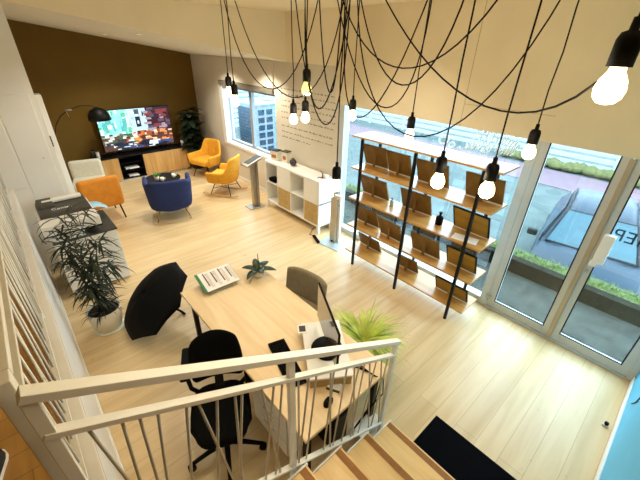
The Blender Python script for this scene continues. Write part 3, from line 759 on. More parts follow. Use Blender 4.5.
# corner plant
def leaf(m, base, d, length, width, droop, seg=5, fold=.0):
    d = V(d).normalized(); side = d.cross(V((0, 0, 1)))
    if side.length < 1e-3: side = V((1, 0, 0))
    side.normalize(); P = V(base); prevs = None; cur = V(d)
    L_ = []; R_ = []
    for k in range(seg+1):
        s = k/seg; wv = width*(math.sin(PI*min(1, s*.93+.07))**.8)/2
        if k == seg: wv = .0005
        L_.append(P - side*wv); R_.append(P + side*wv)
        cur = (cur + V((0, 0, -droop/seg))).normalized(); P = P + cur*(length/seg)
    rows = [[a, (a+b)/2 - V((0,0,fold)), b] for a, b in zip(L_, R_)]
    m.grid(rows)
t = thing('corner_plant', 'large dark leafy plant in the corner beside the television', 'potted plant', (3.66, 9.0, 0))
p = MB(); p.lathe([(.14,0),(.18,.35),(.17,.35),(.16,.31)], 24); p.build('pot', M['charcoal'], t)
p = MB(); rr = random.Random(9)
for k in range(7):
    a = rr.uniform(0, 2*PI); p.tube([(0,0,.3),(.05*math.cos(a),.04*math.sin(a),.8),(.1*math.cos(a),.08*math.sin(a),1.35)], [.012,.01,.006], 6)
p.build('stem', M['leaf_deep'], t)
p = MB()
for k in range(190):
    a = rr.uniform(0, 2*PI); z = rr.uniform(.5, 1.6); s = rr.uniform(.0, .16)
    q_ = V((math.cos(a), math.sin(a), 0))
    lenx = rr.uniform(.15, .30)
    if q_.x > .3 or q_.y > .3: lenx *= .62
    leaf(p, q_*s*.6 + V((0, 0, z-.05)), q_ + V((0, 0, rr.uniform(-.1, .7))), lenx*1.5, .17, rr.uniform(.3, 1.0))
p.build('foliage', M['leaf_deep'], t)

# ------------------------------------------------------------------ copier
t = thing('photocopier', 'white office copier with a charcoal lid beside the landing wall', 'photocopier', (0, 0, 0))
p = MB(); p.box((.0,4.80,.03),(.705,5.52,.79)); p.build('body', M['mfp'], t, bevel=.012, seg=3)
p = MB(); p.box((-.0,4.80,.79),(.715,5.54,.815)); p.build('output_tray', M['charcoal'], t, bevel=.006)
p = MB(); p.box((.0,4.82,.815),(.36,5.52,.93)); p.build('neck', M['mfp'], t, bevel=.01)
p = MB(); p.box((.36,5.1,.815),(.58,5.5,.95)); p.build('rear_housing', M['black_plastic'], t, bevel=.01)
p = MB(); p.box((-.05,4.76,.93),(.56,5.52,1.06)); p.build('scanner', M['mfp'], t, bevel=.014, seg=3)
p = MB(); p.box((-.055,4.755,.925),(.565,5.5,.94)); p.build('trim_band', M['black_plastic'], t)
p = MB(); p.hexa([(-.02,5.02,1.06),(.54,5.02,1.06),(.54,5.52,1.06),(-.02,5.52,1.06),(-.005,5.05,1.11),(.53,5.05,1.11),(.53,5.5,1.13),(-.005,5.5,1.13)]); lid = p.build('lid', M['charcoal'], t, bevel=.01)
p = MB(); p.box((.06,5.36,1.13),(.5,5.48,1.16)); p.build('document_feeder', M['mfp'], lid, bevel=.006)
p = MB(); p.hexa([(.0,5.24,1.12),(.18,5.24,1.12),(.18,5.5,1.12),(.0,5.5,1.12),(.01,5.26,1.15),(.17,5.26,1.15),(.17,5.5,1.165),(.01,5.5,1.165)]); p.build('feeder_cover', M['charcoal'], lid, bevel=.008)
p = MB()
for z in (.27, .47, .64): p.box((.015,4.797,z),(.69,4.802,z+.004))
p.build('drawer_gap', M['charcoal'], t)
cu = bpy.data.curves.new('logo', 'FONT'); cu.body = 'Canon'; cu.size = .085; cu.extrude = .0008
to = bpy.data.objects.new('tmp', cu); link(to); bpy.context.view_layer.update()
me = bpy.data.meshes.new_from_object(to.evaluated_get(bpy.context.evaluated_depsgraph_get())); bpy.data.objects.remove(to)
me.name = 'logo'; me.materials.clear(); me.materials.append(M['paper'])
o = bpy.data.objects.new('logo', me); link(o, lid); o.location = (.12, 5.12, 1.117); o.rotation_euler = (.04, 0, 0)
p = MB(); 
for k in range(3): p.cbox((.06+.05*k, 4.815, .86), (.02, .012, .03))
p.build('button', M['charcoal'], t)
m = MB(); m.tube([(-.05,4.9,.97),(-.09,4.88,.93),(-.08,4.84,.86),(-.055,4.86,.82),(-.08,4.9,.84)], .004, 6)
m.build('cord', M['black_plastic'], t)
t = thing('pen', 'black pen standing at the copier front edge', 'pen', (.11, 4.75, .88), 0)
p = MB(); p.tube([(-.02,-.0,.0),(.05,-.02,.17)], [.006,.010], 8); p.build('barrel', M['black_plastic'], t)
p = MB(); p.tube([(.05,-.02,.17),(.056,-.021,.185)], [.010,.006], 8); p.build('cap', M['charcoal'], t)
t = thing('plastic_sheet', 'pale blue plastic sheet curling over the copier output tray', 'sheet', (.60, 5.36, .86))
p = MB(); rows_ = []
for k in range(9):
    s = k/8; rows_.append([(-.10+.26*s, -.12*(1-.6*s*s), .10+.05*math.sin(PI*s)-.06*s), (-.10+.26*s, .12*(1-.5*s*s), .10+.06*math.sin(PI*s)-.05*s)])
p.grid(rows_); p.build('film', M['lightblue'], t, solid=.004)
p = MB(); p.bar((-.1,.0,.0-.04),(-.02,.0,.115),.03,.01); p.build('holder', M['mfp'], t)

# ------------------------------------------------------------------ bamboo palm in white pot
t = thing('potted_palm', 'dark feathery palm in an off white pot between landing wall and umbrella', 'potted plant', (.20, 3.90, 0))
p = MB(); p.lathe([(.135,.02),(.165,.14),(.18,.30),(.17,.30),(.16,.26)], 28); p.build('pot', M['pot'], t)
p = MB(); p.lathe([(.155,0),(.165,.02),(.15,.025)], 28); p.build('saucer', M['pot'], t)
p = MB(); p.lathe([(.001,.262),(.16,.262)], 20, cap0=False, cap1=False); p.build('soil', M['soil'], t)
ps = MB(); pl = MB(); rr = random.Random(4)
stems = []
tips = [(.02,-.10,1.50),(-.10,.0,1.35),(.14,.02,1.46),(.20,-.15,1.18),(-.06,-.28,1.30),(.08,-.30,1.05),(.22,.10,1.10),(-.10,-.22,1.12),(.04,.12,1.28),(.24,-.02,.82),(-.02,-.2,.78)]
for tx, ty, tz in tips:
    tx -= .06
    a = V((rr.uniform(-.06,.06), rr.uniform(-.06,.06), .25)); b = V((tx, ty, tz)); c = (a+b)/2 + V((0, 0, .18))
    pts = [a*(1-s)**2 + c*2*s*(1-s) + b*s*s for s in [k/10 for k in range(11)]]
    end = pts[-1] + (pts[-1]-pts[-2])*.8 + V((.02, 0, -.03)); pts.append(end)
    ps.tube(pts, [.006*(1-.05*k) for k in range(12)], 5)
    for s in range(2, 12):
        if s < 5 and rr.random() < .45: continue
        for sd in (-1, 1):
            d0 = (pts[s]-pts[s-1]).normalized(); sdv = d0.cross(V((0,0,1)))
            if sdv.length < .05: sdv = V((rr.uniform(-1,1), rr.uniform(-1,1), 0))
            sdv.normalize()
            for rep in range(2):
                dd = d0*.45 + sdv*sd*rr.uniform(.4,1.1) + V((rr.uniform(-.4,.4), rr.uniform(-.4,.4), rr.uniform(-.35,.2)))
                leaf(pl, pts[s], dd, rr.uniform(.16,.30), .021, rr.uniform(.9,2.0), 5, .002)
for k in range(26):
    a = rr.uniform(0, 2*PI); q_ = V((math.cos(a), math.sin(a), 0))
    leaf(pl, q_*.05 + V((0,0,.27)), q_ + V((0,0,1.2)), rr.uniform(.16,.30), .013, rr.uniform(1,2.2), 6)
for v in list(pl.bm.verts) + list(ps.bm.verts):
    if v.co.x < -.28: v.co.x = -.28 + (v.co.x + .28)*.15
ps.build('stem', M['leaf_deep'], t); pl.build('foliage', M['leaf_dark'], t)

# ------------------------------------------------------------------ umbrella
elev = math.radians(52); hd = V((-1, .05, 0)).normalized()
ax = hd*math.cos(elev) + V((0, 0, 1))*math.sin(elev)
hp = V((.935, 3.60, .035))                      # crook of the handle, on the floor
t = thing('umbrella', 'open black umbrella lying on the floor beside the desk', 'umbrella', (hp.x, hp.y, 0))
q_ = V((0, 0, 1)).rotation_difference(ax).to_matrix().to_4x4(); 
lm = Matrix.Translation((0, 0, hp.z)) @ q_
Rr, Hh, Lh = .50, .17, .385
p = MB(); NR = 8; rows_ = []
spin = .35
for j in range(7):
    s = j/6; ring = []
    for k in range(NR*4):
        a = 2*PI*k/(NR*4) + spin; fr = (k % 4)/4; sag = 1 - .075*math.sin(PI*fr)*s
        zz = Lh + Hh*(1 - s**1.9) + .02*math.sin(PI*fr)*s
        ring.append(lm @ V((Rr*s*sag*math.cos(a), Rr*s*sag*math.sin(a), zz)) if s > 0 else lm @ V((.004*math.cos(a), .004*math.sin(a), zz)))
    rows_.append(ring)
p.grid(rows_, closed_u=True); p.build('canopy', M['umbrella'], t, solid=.003)
for k in range(NR):
    a = 2*PI*k/NR + spin; p = MB()
    p.tube([lm @ V((Rr*s*math.cos(a), Rr*s*math.sin(a), Lh + Hh*(1-s**1.9) - .004)) for s in (.02,.3,.6,.85,1.0)], .0025, 5)
    p.build('rib', M['steel'], t)
p = MB(); p.tube([lm @ V((0,0,.12)), lm @ V((0,0,Lh+Hh-.01))], .005, 8); p.build('shaft', M['steel'], t)
p = MB(); p.tube([lm @ V((0,0,Lh+Hh-.005)), lm @ V((0,0,Lh+Hh+.04))], [.012,.005], 8); p.build('ferrule', M['black_plastic'], t)
p = MB(); up_l = q_.inverted() @ V((0, 1, 0))
sdl = V((q_.inverted() @ V((.2, -1, 0)).normalized()))
hk = [V((0,0,.14)), V((0,0,.05)), V((0,0,.0)) + sdl*.008, V((0,0,-.03)) + sdl*.04, V((0,0,-.02)) + sdl*.075, V((0,0,.02)) + sdl*.085]
p.tube([lm @ h_ for h_ in hk], .014, 10); p.build('handle', M['black_plastic'], t)

# ------------------------------------------------------------------ desk
dk = thing('desk', 'long oak topped desk with black legs in the middle of the room', 'desk', (.825, .98, 0))
p = MB(); p.box((0,0,.712),(.895,2.03,.74)); p.build('desktop', M['desk'], dk, bevel=.002)
for x in (.06, .80):
    for y in (.06, 1.93):
        p = MB(); p.box((x, y, 0), (x+.045, y+.045, .69)); p.build('leg', M['black'], dk, bevel=.003)
p = MB(); p.box((.06,.07,.672),(.84,.10,.712)); p.box((.06,1.93,.672),(.84,1.96,.712)); p.box((.06,.07,.672),(.09,1.96,.712)); p.box((.81,.07,.672),(.84,1.96,.712)); p.build('underframe', M['black'], dk)
p = MB(); p.tube([(.6,.2,0),(.6,.2,.4),(.58,.2,.70)], .03, 10); p.build('cable_duct', M['charcoal'], dk)
t = thing('drawer_pedestal', 'white drawer pedestal standing under the near half of the desk', 'drawer unit', (.90, 1.28, 0))
p = MB(); p.box((0,0,.03),(.38,.50,.58)); p.build('carcass', M['white'], t, bevel=.004)
for z in (.05, .23, .41):
    p = MB(); p.box((-.016,.01,z),(0,.49,z+.165)); o = p.build('drawer', M['white'], t, bevel=.003)
    q = MB(); q.box((-.022,.18,z+.13),(-.016,.32,z+.145)); q.build('handle', M['steel'], o)
t = thing('computer_tower', 'black computer tower on the floor under the near end of the desk', 'computer', (1.30, 1.10, 0))
p = MB(); p.box((-.09,-.0,.01),(.09,.42,.42)); p.build('casing', M['black_plastic'], t, bevel=.006)
p = MB(); p.box((-.07,-.004,.05),(.07,0,.38)); p.build('front_grille', M['charcoal'], t)
t = thing('storage_box', 'pale blue white box on the floor between stair side and desk', 'box', (1.56, 1.03, 0))
p = MB(); p.box((-.13,-.06,0),(.13,.06,.10)); p.build('box_body', M['mirror'], t, bevel=.004)
p = MB(); p.box((-.135,-.065,.10),(.135,.065,.12)); p.build('lid', M['white'], t, bevel=.004)

# document stand on the desk
t = thing('document_stand', 'acrylic stand holding a tilted white price list on the desk end', 'document stand', (1.20, 2.90, .741), -.04)
R = Matrix.Rotation(math.radians(14), 3, 'X')
p = MB(); p.cbox((0,0,.075),(.40,.30,.004), R); p.box((-.15,-.14,0),(.15,-.135,.04)); p.box((-.15,.13,0),(.15,.135,.11)); p.box((-.16,-.14,0),(.16,.14,.003)); p.build('acrylic_holder', M['acrylic'], t)
p = MB(); p.cbox((0.01,0,.080),(.36,.275,.003), R); sh = p.build('sheet', M['paper'], t)
p = MB(); p.cbox((-.185,0,.080),(.03,.275,.004), R); p.build('green_edge', M['green_edge'], sh)
p = MB(); rr = random.Random(8)
for k in range(4):
    x = -.12 + k*.085
    p.cbox(V((0,0,.082)) + R @ V((x, .02, .0012)), (.012, .19-.03*(k % 2), .001), R)
p.build('printed_heading', M['ink_purple'], sh)
gi = mat('grey ink', '9a948c', .8, var=0)
for k in range(4):
    p = MB()
    for j in range(12): p.cbox(V((0,0,.082)) + R @ V((-.09+.085*k+rr.uniform(-.004,.004), -.1+.018*j, .0012)), (.035, .004, .001), R)
    p.build('printed_text', gi, sh)

# orchid
t = thing('potted_orchid', 'orchid with broad dark leaves in a small steel pot on the desk corner', 'potted plant', (1.60, 2.74, .741))
p = MB(); p.lathe([(.045,0),(.06,.03),(.065,.10),(.058,.10),(.055,.08)], 20); p.build('pot', mat('white speckled pot', 'd8d0c0', .3, metal=.2, var=.2, scale=20), t)
p = MB(); p.lathe([(.001,.085),(.056,.085)], 14, cap0=False, cap1=False); p.build('soil', M['soil'], t)
p = MB()
for a, l_, up_ in ((.35,.20,.55),(1.2,.17,.9),(2.5,.17,.8),(3.5,.19,.5),(-.6,.2,.45),(4.6,.13,.8)):
    leaf(p, (0,0,.085), (math.cos(a), math.sin(a), up_), l_*1.05, .085, .9, 7, .008)
p.build('leaf', M['leaf_orchid'], t, solid=.003)
p = MB(); p.tube([(0,0,.08),(.01,-.01,.2),(.0,-.02,.3)], .004, 6); p.build('stem', M['leaf_deep'], t)
p = MB(); p.tube([(-.03,-.03,.085),(-.10,-.05,.05),(-.15,-.06,.002)], .003, 5); p.build('root', M['leaf_deep'], t)

# keyboard, riser, monitor, mouse
t = thing('keyboard', 'black computer keyboard on the desk in front of the riser', 'keyboard', (1.115, 1.575, .741), -.27)
p = MB(); p.box((-.075,-.245,0),(.075,.245,.018)); p.build('casing', M['black_plastic'], t, bevel=.005)
p = MB()
for i in range(5):
    for j in range(15): p.cbox((-.055+.0275*i, -.22+.0315*j, .021), (.022, .026, .007))
p.build('keys', M['black_fabric'], t)
ang = math.atan2(.53, .35)
rs = thing('monitor_riser', 'white monitor riser on the desk with a photo card on it', 'monitor riser', (1.40, 1.42, .741), ang-PI/2)
p = MB(); p.box((-.17,-.30,.09),(.17,.30,.108)); p.build('top', M['white'], rs, bevel=.003)
for y in (-.28, .28):
    p = MB(); p.box((-.16,y-.009,0),(.16,y+.009,.09)); p.build('side_panel', M['wooddoor'], rs)
t = thing('photo_card', 'small dark photo card lying on the riser corner', 'card', (1.385, 1.70, .85), ang-PI/2)
p = MB(); p.box((-.04,-.05,0),(.04,.05,.003)); p.build('card', M['paper'], t)
p = MB(); p.box((-.028,-.035,.003),(.028,.035,.004)); p.build('photo', M['charcoal'], t)
mo = thing('monitor', 'flat computer monitor on a round black base, seen almost edge on', 'monitor', (1.40, 1.40, .850), ang-PI/2+.09)
# local Y runs along the screen width, screen faces local -X
p = MB(); p.lathe([(.125,0),(.13,.006),(.12,.014),(.03,.02)], 28, Matrix.Translation((.0,0,0))); p.build('base', M['black_plastic'], mo)
p = MB(); p.box((.02,-.03,.014),(.045,.03,.26)); p.build('neck', M['black_plastic'], mo, bevel=.006)
p = MB(); p.box((-.012,-.305,.09),(.004,.305,.45)); p.build('casing', M['black_plastic'], mo, bevel=.006)
p = MB(); p.box((-.0135,-.295,.105),(-.0118,.295,.44)); p.build('screen', M['screen'], mo)
t = thing('mouse', 'black computer mouse near the end of the desk', 'mouse', (1.13, 1.09, .741), .3)
p = MB(); p.lathe([(.001,.036),(.012,.034),(.024,.024),(.03,.008),(.03,0)], 20, Matrix.Scale(1.7, 4, (1,0,0)), cap0=False); p.build('shell', M['black_plastic'], t)
p = MB(); p.cbox((.025,0,.034),(.016,.006,.008)); p.build('scroll_wheel', M['steel'], t)
p = MB(); p.tube([(.05,0,.01),(.12,.03,.004),(.18,.0,.004),(.23,.06,.004),(.30,.10,.006)], .003, 6); p.build('cord', M['black_plastic'], t)
t = thing('notebook', 'white notepad on the desk behind the mouse under the monitor riser front', 'notepad', (1.28, 1.17, .741), .5)
p = MB(); p.box((-.07,-.05,0),(.07,.05,.012)); p.build('pages', M['paper'], t)
p = MB(); p.box((-.072,-.052,-.0),(-.060,.052,.014)); p.build('spine', M['charcoal'], t)
p = MB()
for k in range(3):
    o_ = .05*k
    p.tube([(1.50+o_*.5,1.20,.745),(1.55,1.05-o_*.4,.76),(1.60+o_*.3,.975,.70),(1.58+o_,.985,.45),(1.45+o_,1.02,.25+o_),(1.40,1.06,.1)], .005, 6)
tag(p.build('desk_cables', M['black_plastic']), 'tangle of black cables hanging over the near end of the desk', 'cables')

# office chair
t = thing('office_chair', 'black swivel office chair with armrests at the side of the desk', 'office chair', (.565, 1.70, 0), PI-.45)
for k in range(5):
    a = 2*PI*k/5 + .35; q_ = V((math.cos(a), math.sin(a), 0))
    p = MB(); p.tube([V((0,0,.10)), q_*.16 + V((0,0,.095)), q_*.30 + V((0,0,.07))], [.026,.02,.016], 8); lg = p.build('leg', M['black_plastic'], t)
    p = MB(); p.tube([q_*.30 + V((-q_.y, q_.x, 0))*.022 + V((0,0,.03)), q_*.30 - V((-q_.y, q_.x, 0))*.022 + V((0,0,.03))], .03, 12); p.build('caster', M['black_plastic'], lg)
p = MB(); p.tube([(0,0,.09),(0,0,.42)], .028, 12); p.build('gas_column', M['black_plastic'], t)
p = MB(); poly = [(.23*math.copysign(abs(math.cos(a))**.6, math.cos(a)), -.02+.27*math.copysign(abs(math.sin(a))**.6, math.sin(a))) for a in [2*PI*k/28 for k in range(28)]]
p.prism(poly, .42, .51, lambda a, b, c: (a*(1.0 if b < .1 else .9), b, c)); p.build('seat', M['black_fabric'], t, bevel=.03, seg=3)
p = MB(); rows_ = []
for j in range(8):
    s_ = j/7; w_ = .20 + .02*math.sin(PI*s_) - .03*s_**3; z = .55 + .43*s_; y = -.27 - .09*s_ + .03*math.sin(PI*s_)
    rows_.append([(w_*(2*i/6-1), y - .05*(1-(2*i/6-1)**2), z + (-.05*abs(2*i/6-1)**3 if j == 7 else 0)) for i in range(7)])
p.grid(rows_); p.build('backrest', M['black_fabric'], t, solid=.05, sub=1)
p = MB(); p.bar((0,-.16,.44),(0,-.34,.60),.07,.025); p.bar((0,-.34,.58),(0,-.40,.85),.06,.02, up=(0,1,0)); p.build('back_bracket', M['black_plastic'], t)
for sx in (-1, 1):
    p = MB(); p.tube([(sx*.10,-.20,.45),(sx*.22,-.24,.54),(sx*.24,-.26,.69 if sx > 0 else .635)], .018, 8); p.build('arm_post', M['black_plastic'], t)
    p = MB(); p.cbox((sx*.245, -.36 if sx > 0 else -.25, .70 if sx > 0 else .645),(.075,.34,.035)); p.build('armrest', M['black_plastic'], t, bevel=.014)

# visitor chair
t = thing('visitor_chair', 'taupe padded visitor chair pushed under the desk side facing the rack', 'chair', (1.78, 2.31, 0), 1.77)
p = MB(); rows_ = []
for j in range(7):
    s_ = j/6; z = .46 + .36*s_; y = -.20 - .05*s_
    rows_.append([(.28*(2*i/8-1), y + .05*abs(2*i/8-1)**3, z + (-.03*abs(2*i/8-1)**4 if j == 6 else 0)) for i in range(9)])
p.grid(rows_); p.build('backrest', M['taupe'], t, solid=.055, sub=1)
p = MB(); p.cbox((0,.03,.45),(.48,.46,.07)); p.build('seat', M['taupe'], t, bevel=.03, seg=3)
for sx, sy in ((-.2,-.2),(.2,-.2),(-.2,.2),(.2,.2)):
    p = MB(); p.tube([(sx*.9,sy*.9,.43),(sx*1.15,sy*1.15,0)], .011, 8); p.build('leg', M['steel'], t)

# spider plant on a tall planter
t = thing('spider_plant', 'lime green spider plant in a tall planter behind the desk, next to the railing end', 'potted plant', (1.97, 1.47, 0))
p = MB(); p.lathe([(.11,0),(.13,.02),(.14,.50),(.13,.50),(.125,.46)], 24); p.build('planter', M['pot'], t)
p = MB(); p.lathe([(.001,.47),(.128,.47)], 18, cap0=False, cap1=False); p.build('soil', M['soil'], t)
p = MB(); rr = random.Random(12)
for k in range(330):
    a = rr.uniform(0, 2*PI); q_ = V((math.cos(a), math.sin(a), 0)); upv = rr.uniform(.25, 2.2)
    leaf(p, q_*rr.uniform(0,.06) + V((0,0,.47)), q_ + V((0,0,upv)), rr.uniform(.28,.52), .014, rr.uniform(1.1,2.4), 8, .002)
p.build('foliage', M['leaf_lime'], t)

# ------------------------------------------------------------------ pendant lamps
ROSE = V((1.5, 1.5, ZC))
t = thing('ceiling_rose', 'round ceiling rose where all the pendant cords meet', 'ceiling rose', ROSE)
p = MB(); p.lathe([(.10,-.03),(.11,-.02),(.11,0)], 24); p.build('cup', M['black'], t)
bulbm = bpy.data.materials.new('lit bulb glass'); bulbm.use_nodes = True
b = bulbm.node_tree.nodes['Principled BSDF']; b.inputs['Base Color'].default_value = (1, .9, .7, 1); b.inputs['Emission Color'].default_value = srgb('ffd890'); b.inputs['Emission Strength'].default_value = 9
bulby = bpy.data.materials.new('amber bulb glass'); bulby.use_nodes = True
b = bulby.node_tree.nodes['Principled BSDF']; b.inputs['Base Color'].default_value = (1, .85, .4, 1); b.inputs['Emission Color'].default_value = srgb('f6e070'); b.inputs['Emission Strength'].default_value = 1.6
bulbo = bpy.data.materials.new('frosted bulb with faint glow'); bulbo.use_nodes = True
b = bulbo.node_tree.nodes['Principled BSDF']; b.inputs['Base Color'].default_value = (.9, .85, .75, 1); b.inputs['Emission Color'].default_value = srgb('fff0d8'); b.inputs['Emission Strength'].default_value = 1.2  # bulbs that are off get a faint added glow
LAMPS = [ # bulb centre, sag, brightness, label
 ((1.02,.18,2.93), (1.21,.47,2.83), 1, 'lit pendant bulb hanging highest, close to the lintel above the right door leaf'),
 ((1.36,.50,2.51), (1.40,1.01,2.92), 1, 'lit pendant bulb in front of the third rack upright'),
 ((1.35,.71,2.49), (1.33,.95,2.86), 1, 'lit pendant bulb before the third frame of the second rack board'),
 ((1.86,.54,2.57), (1.34,.86,2.66), 1, 'lit pendant bulb in front of the grey door post'),
 ((1.85,1.22,2.53), (1.38,1.06,2.75), .4, 'pale pendant bulb just above the top rack board'),
 ((1.86,1.72,2.57), None, .8, 'pale pendant bulb at the left end of the shop window top'),
 ((1.28,1.27,2.32), None, 1, 'lowest pendant bulb, in front of the steel totem'),
 ((1.40,1.67,2.77), None, .7, 'amber tinted pendant bulb above the wall lettering'),
 ((1.54,1.98,2.54), (1.19,1.28,2.66), .4, 'faintly glowing frosted pendant bulb over the wall lettering, nearest the far window'),
 ((1.54,1.85,2.57), (1.22,1.36,2.72), .8, 'lit pendant bulb over the wall lettering just below the amber bulb'),
 ((1.37,2.55,2.67), (1.24,1.82,2.77), .8, 'pendant bulb at the far window frame, farthest from the camera'),
 ((1.28,2.31,2.64), (1.32,1.70,2.73), 1, 'lit pendant bulb over the far window, beside the farthest one')]
def bez(a, b, c, d, n=24):
    return [a*(1-s)**3 + b*3*s*(1-s)**2 + c*3*s*s*(1-s) + d*s**3 for s in [k/n for k in range(n+1)]]
for i, (P, sag, br, lab) in enumerate(LAMPS):
    P = V(P)
    t = thing('pendant_lamp', lab, 'pendant lamp', P, 0, 'pendant bulbs on black cords')
    hook = V((0, 0, ZC-.01-P.z)); rose = V((ROSE.x + .09*math.cos(i*2.1), ROSE.y + .09*math.sin(i*2.1), ZC-.02)) - P
    if sag is None: sw = bez(rose, rose*.8+hook*.2 + V((0,0,-.02)), rose*.2+hook*.8 + V((0,0,-.02)), hook)
    else:
        bb = V(sag) - P; mm_ = (bb*8 - rose - hook)/6; dv = (rose - hook)*.28
        sw = bez(rose, mm_ + dv, mm_ - dv, hook)
    wob = random.Random(i)
    top = V((0,0,.125))
    dn = [hook, hook + V((.006, .004, -.02))] + [hook*(1-s) + top*s + V((wob.uniform(-.004,.004), wob.uniform(-.004,.004), 0)) for s in (.2,.4,.6,.8)] + [top]
    p = MB(); p.tube(sw, .0032, 6); p.tube(dn, .0032, 6); p.build('cord', M['black_plastic'], t)
    p = MB(); p.lathe([(.024,.045),(.024,.095),(.019,.108),(.009,.112),(.008,.135)], 16); p.build('socket', M['black_plastic'], t)
    p = MB(); p.lathe([(.014,.05),(.016,.036),(.026,.018),(.030,0),(.027,-.016),(.017,-.027),(.002,-.0305)], 18)
    p.build('bulb', bulby if i == 7 else (bulbo if br < .5 else bulbm), t)
    p = MB(); p.lathe([(.012,-.012),(.012,.0)], 10, Matrix.Translation(hook)); p.build('ceiling_hook', M['black'], t)
    ld = bpy.data.lights.new('bulb_light', 'POINT'); ld.energy = 7*br; ld.color = (1, .85, .62); ld.shadow_soft_size = .035
    lo = bpy.data.objects.new('bulb_light', ld); link(lo); lo.location = P + V((0, 0, -.06))
# spare cord swagged between the rose and hooks that carry no lamp
p = MB()
for k, (b0, hk_) in enumerate((((1.30,1.16,2.70),(1.55,.95)),((1.24,1.30,2.80),(1.42,1.62)))):
    a = ROSE + V((.05*math.cos(k), .05*math.sin(k), -.02)); d_ = V((hk_[0], hk_[1], ZC-.01)); bb = V(b0)
    mm_ = (bb*8 - a - d_)/6; dv = (a - d_)*.28
    p.tube(bez(a, mm_ + dv, mm_ - dv, d_), .0032, 6)
tag(p.build('spare_cord', M['black_plastic']), 'slack black spare cord looped under the ceiling rose', 'cord')

# recessed spots in the sloping ceiling + added unseen fill spots in the high ceiling
def spot(x, y, z, lab, e, col, blend=.6, size=2.2):
    t = thing('recessed_spot', lab, 'ceiling light', (x, y, z), 0, 'recessed ceiling spots')
    p = MB(); p.lathe([(.045,-.006),(.05,-.004),(.05,.0)], 20); p.build('trim_ring', M['white'], t)
    p = MB(); p.lathe([(.002,-.0065),(.036,-.0065)], 16, cap0=False, cap1=False); p.build('lens', emis('spot lens', 'fff0d0', 4), t)
    ld = bpy.data.lights.new('spot_light', 'SPOT'); ld.energy = e; ld.color = col; ld.spot_size = size; ld.spot_blend = blend; ld.shadow_soft_size = .04
    lo = bpy.data.objects.new('spot_light', ld); link(lo); lo.location = (x, y, z-.03)
WARM = (1, .94, .82)
for x, y, lab in ((1.92,8.0,'recessed spot in the sloping ceiling nearest the brown wall and white wall doors'),(1.94,6.19,'recessed spot in the sloping ceiling above the space between navy chair and copier'),(3.42,7.4,'recessed spot in the sloping ceiling above the mustard rocking chair'),(3.55,5.93,'recessed spot in the sloping ceiling nearest the wall lettering')):
    spot(x, y, zs(x)-.001, lab, 80, WARM)
for k, (x, y) in enumerate(((2.6,4.5),(3.0,2.6),(.95,4.6))):  # spots added out of view to brighten the main room
    spot(x, y, ZC-.001, 'added unseen fill spot recessed in the flat high ceiling', 45, WARM)

# ------------------------------------------------------------------ outdoors
G = -1.1
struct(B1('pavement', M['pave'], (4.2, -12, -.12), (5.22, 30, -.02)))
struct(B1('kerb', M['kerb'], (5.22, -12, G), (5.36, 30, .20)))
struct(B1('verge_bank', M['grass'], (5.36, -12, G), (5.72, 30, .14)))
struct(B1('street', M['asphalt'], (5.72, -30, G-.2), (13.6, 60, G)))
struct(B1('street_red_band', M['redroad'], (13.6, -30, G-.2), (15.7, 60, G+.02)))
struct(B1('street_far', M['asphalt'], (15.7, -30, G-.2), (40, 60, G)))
p = MB(); rr = random.Random(2)
for k in range(2600):
    x = rr.uniform(5.34, 5.70); y = rr.uniform(-1.2, 5.2); a = rr.uniform(0, 2*PI)
    leaf(p, (x, y, .13), (math.cos(a)*.5, math.sin(a)*.5, 1), rr.uniform(.05,.14), .012, rr.uniform(.5,1.6), 3)
o = p.build('grass_tufts', M['grass']); tag(o, 'green grass growing on the bank along the kerb', 'grass', kind='stuff')
# low shrubs by far fence
p = MB(); 
for k in range(44):
    y = -6 + k*.27 + rr.uniform(-.1,.1); p.lathe([(.02,0),(.3,.05),(.36,.14),(.25,.26),(.02,.32+rr.uniform(0,.1))], 7, Matrix.Translation((16.2+rr.uniform(-.15,.15), y, G)))
tag(p.build('hedge', M['shrub']), 'low yellow green hedge at the foot of the white fence', 'hedge', kind='stuff')
def fence(name, lab, a, b, h, nsl):
    t = thing(name, lab, 'fence', (0, 0, 0)); a = V(a); b = V(b); L_ = (b-a).length; n = int(L_/2.4)
    for k in range(nsl):
        z = G + .15 + (h-.2)*k/(nsl-1)
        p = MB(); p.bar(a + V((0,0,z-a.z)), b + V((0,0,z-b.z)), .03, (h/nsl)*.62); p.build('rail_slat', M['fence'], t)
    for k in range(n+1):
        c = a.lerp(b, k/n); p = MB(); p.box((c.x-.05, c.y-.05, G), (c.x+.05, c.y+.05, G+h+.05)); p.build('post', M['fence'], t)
fence('street_fence', 'white slatted fence along the far side of the street', (17.0, -8, G), (17.0, 26.5, G), 2.4, 9)
fence('yard_fence', 'pale slatted fence behind the small white building outside the far window', (5.8, 17.5, G), (16.8, 17.5, G), 3.0, 12)
# small white building outside far window
t = thing('outbuilding', 'white block with two columns of small dark windows outside the far window', 'building', (7.43, 11.97, G), .0)
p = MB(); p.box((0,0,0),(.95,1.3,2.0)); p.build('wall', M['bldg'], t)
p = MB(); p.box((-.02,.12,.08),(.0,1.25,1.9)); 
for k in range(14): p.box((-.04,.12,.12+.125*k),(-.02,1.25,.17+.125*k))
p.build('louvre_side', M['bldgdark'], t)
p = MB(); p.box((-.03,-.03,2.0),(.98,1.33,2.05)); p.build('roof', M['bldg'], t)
for i in range(2):
    for j in range(6):
        p = MB(); p.box((.14+.38*i, -.012, .2+.29*j), (.42+.38*i, .0, .4+.29*j)); p.build('window', M['winglass'], t)

# parked car
car = thing('parked_car', 'steel blue car parked facing the shop beyond the grass bank', 'car', (6.12, .44, G), 0.15)
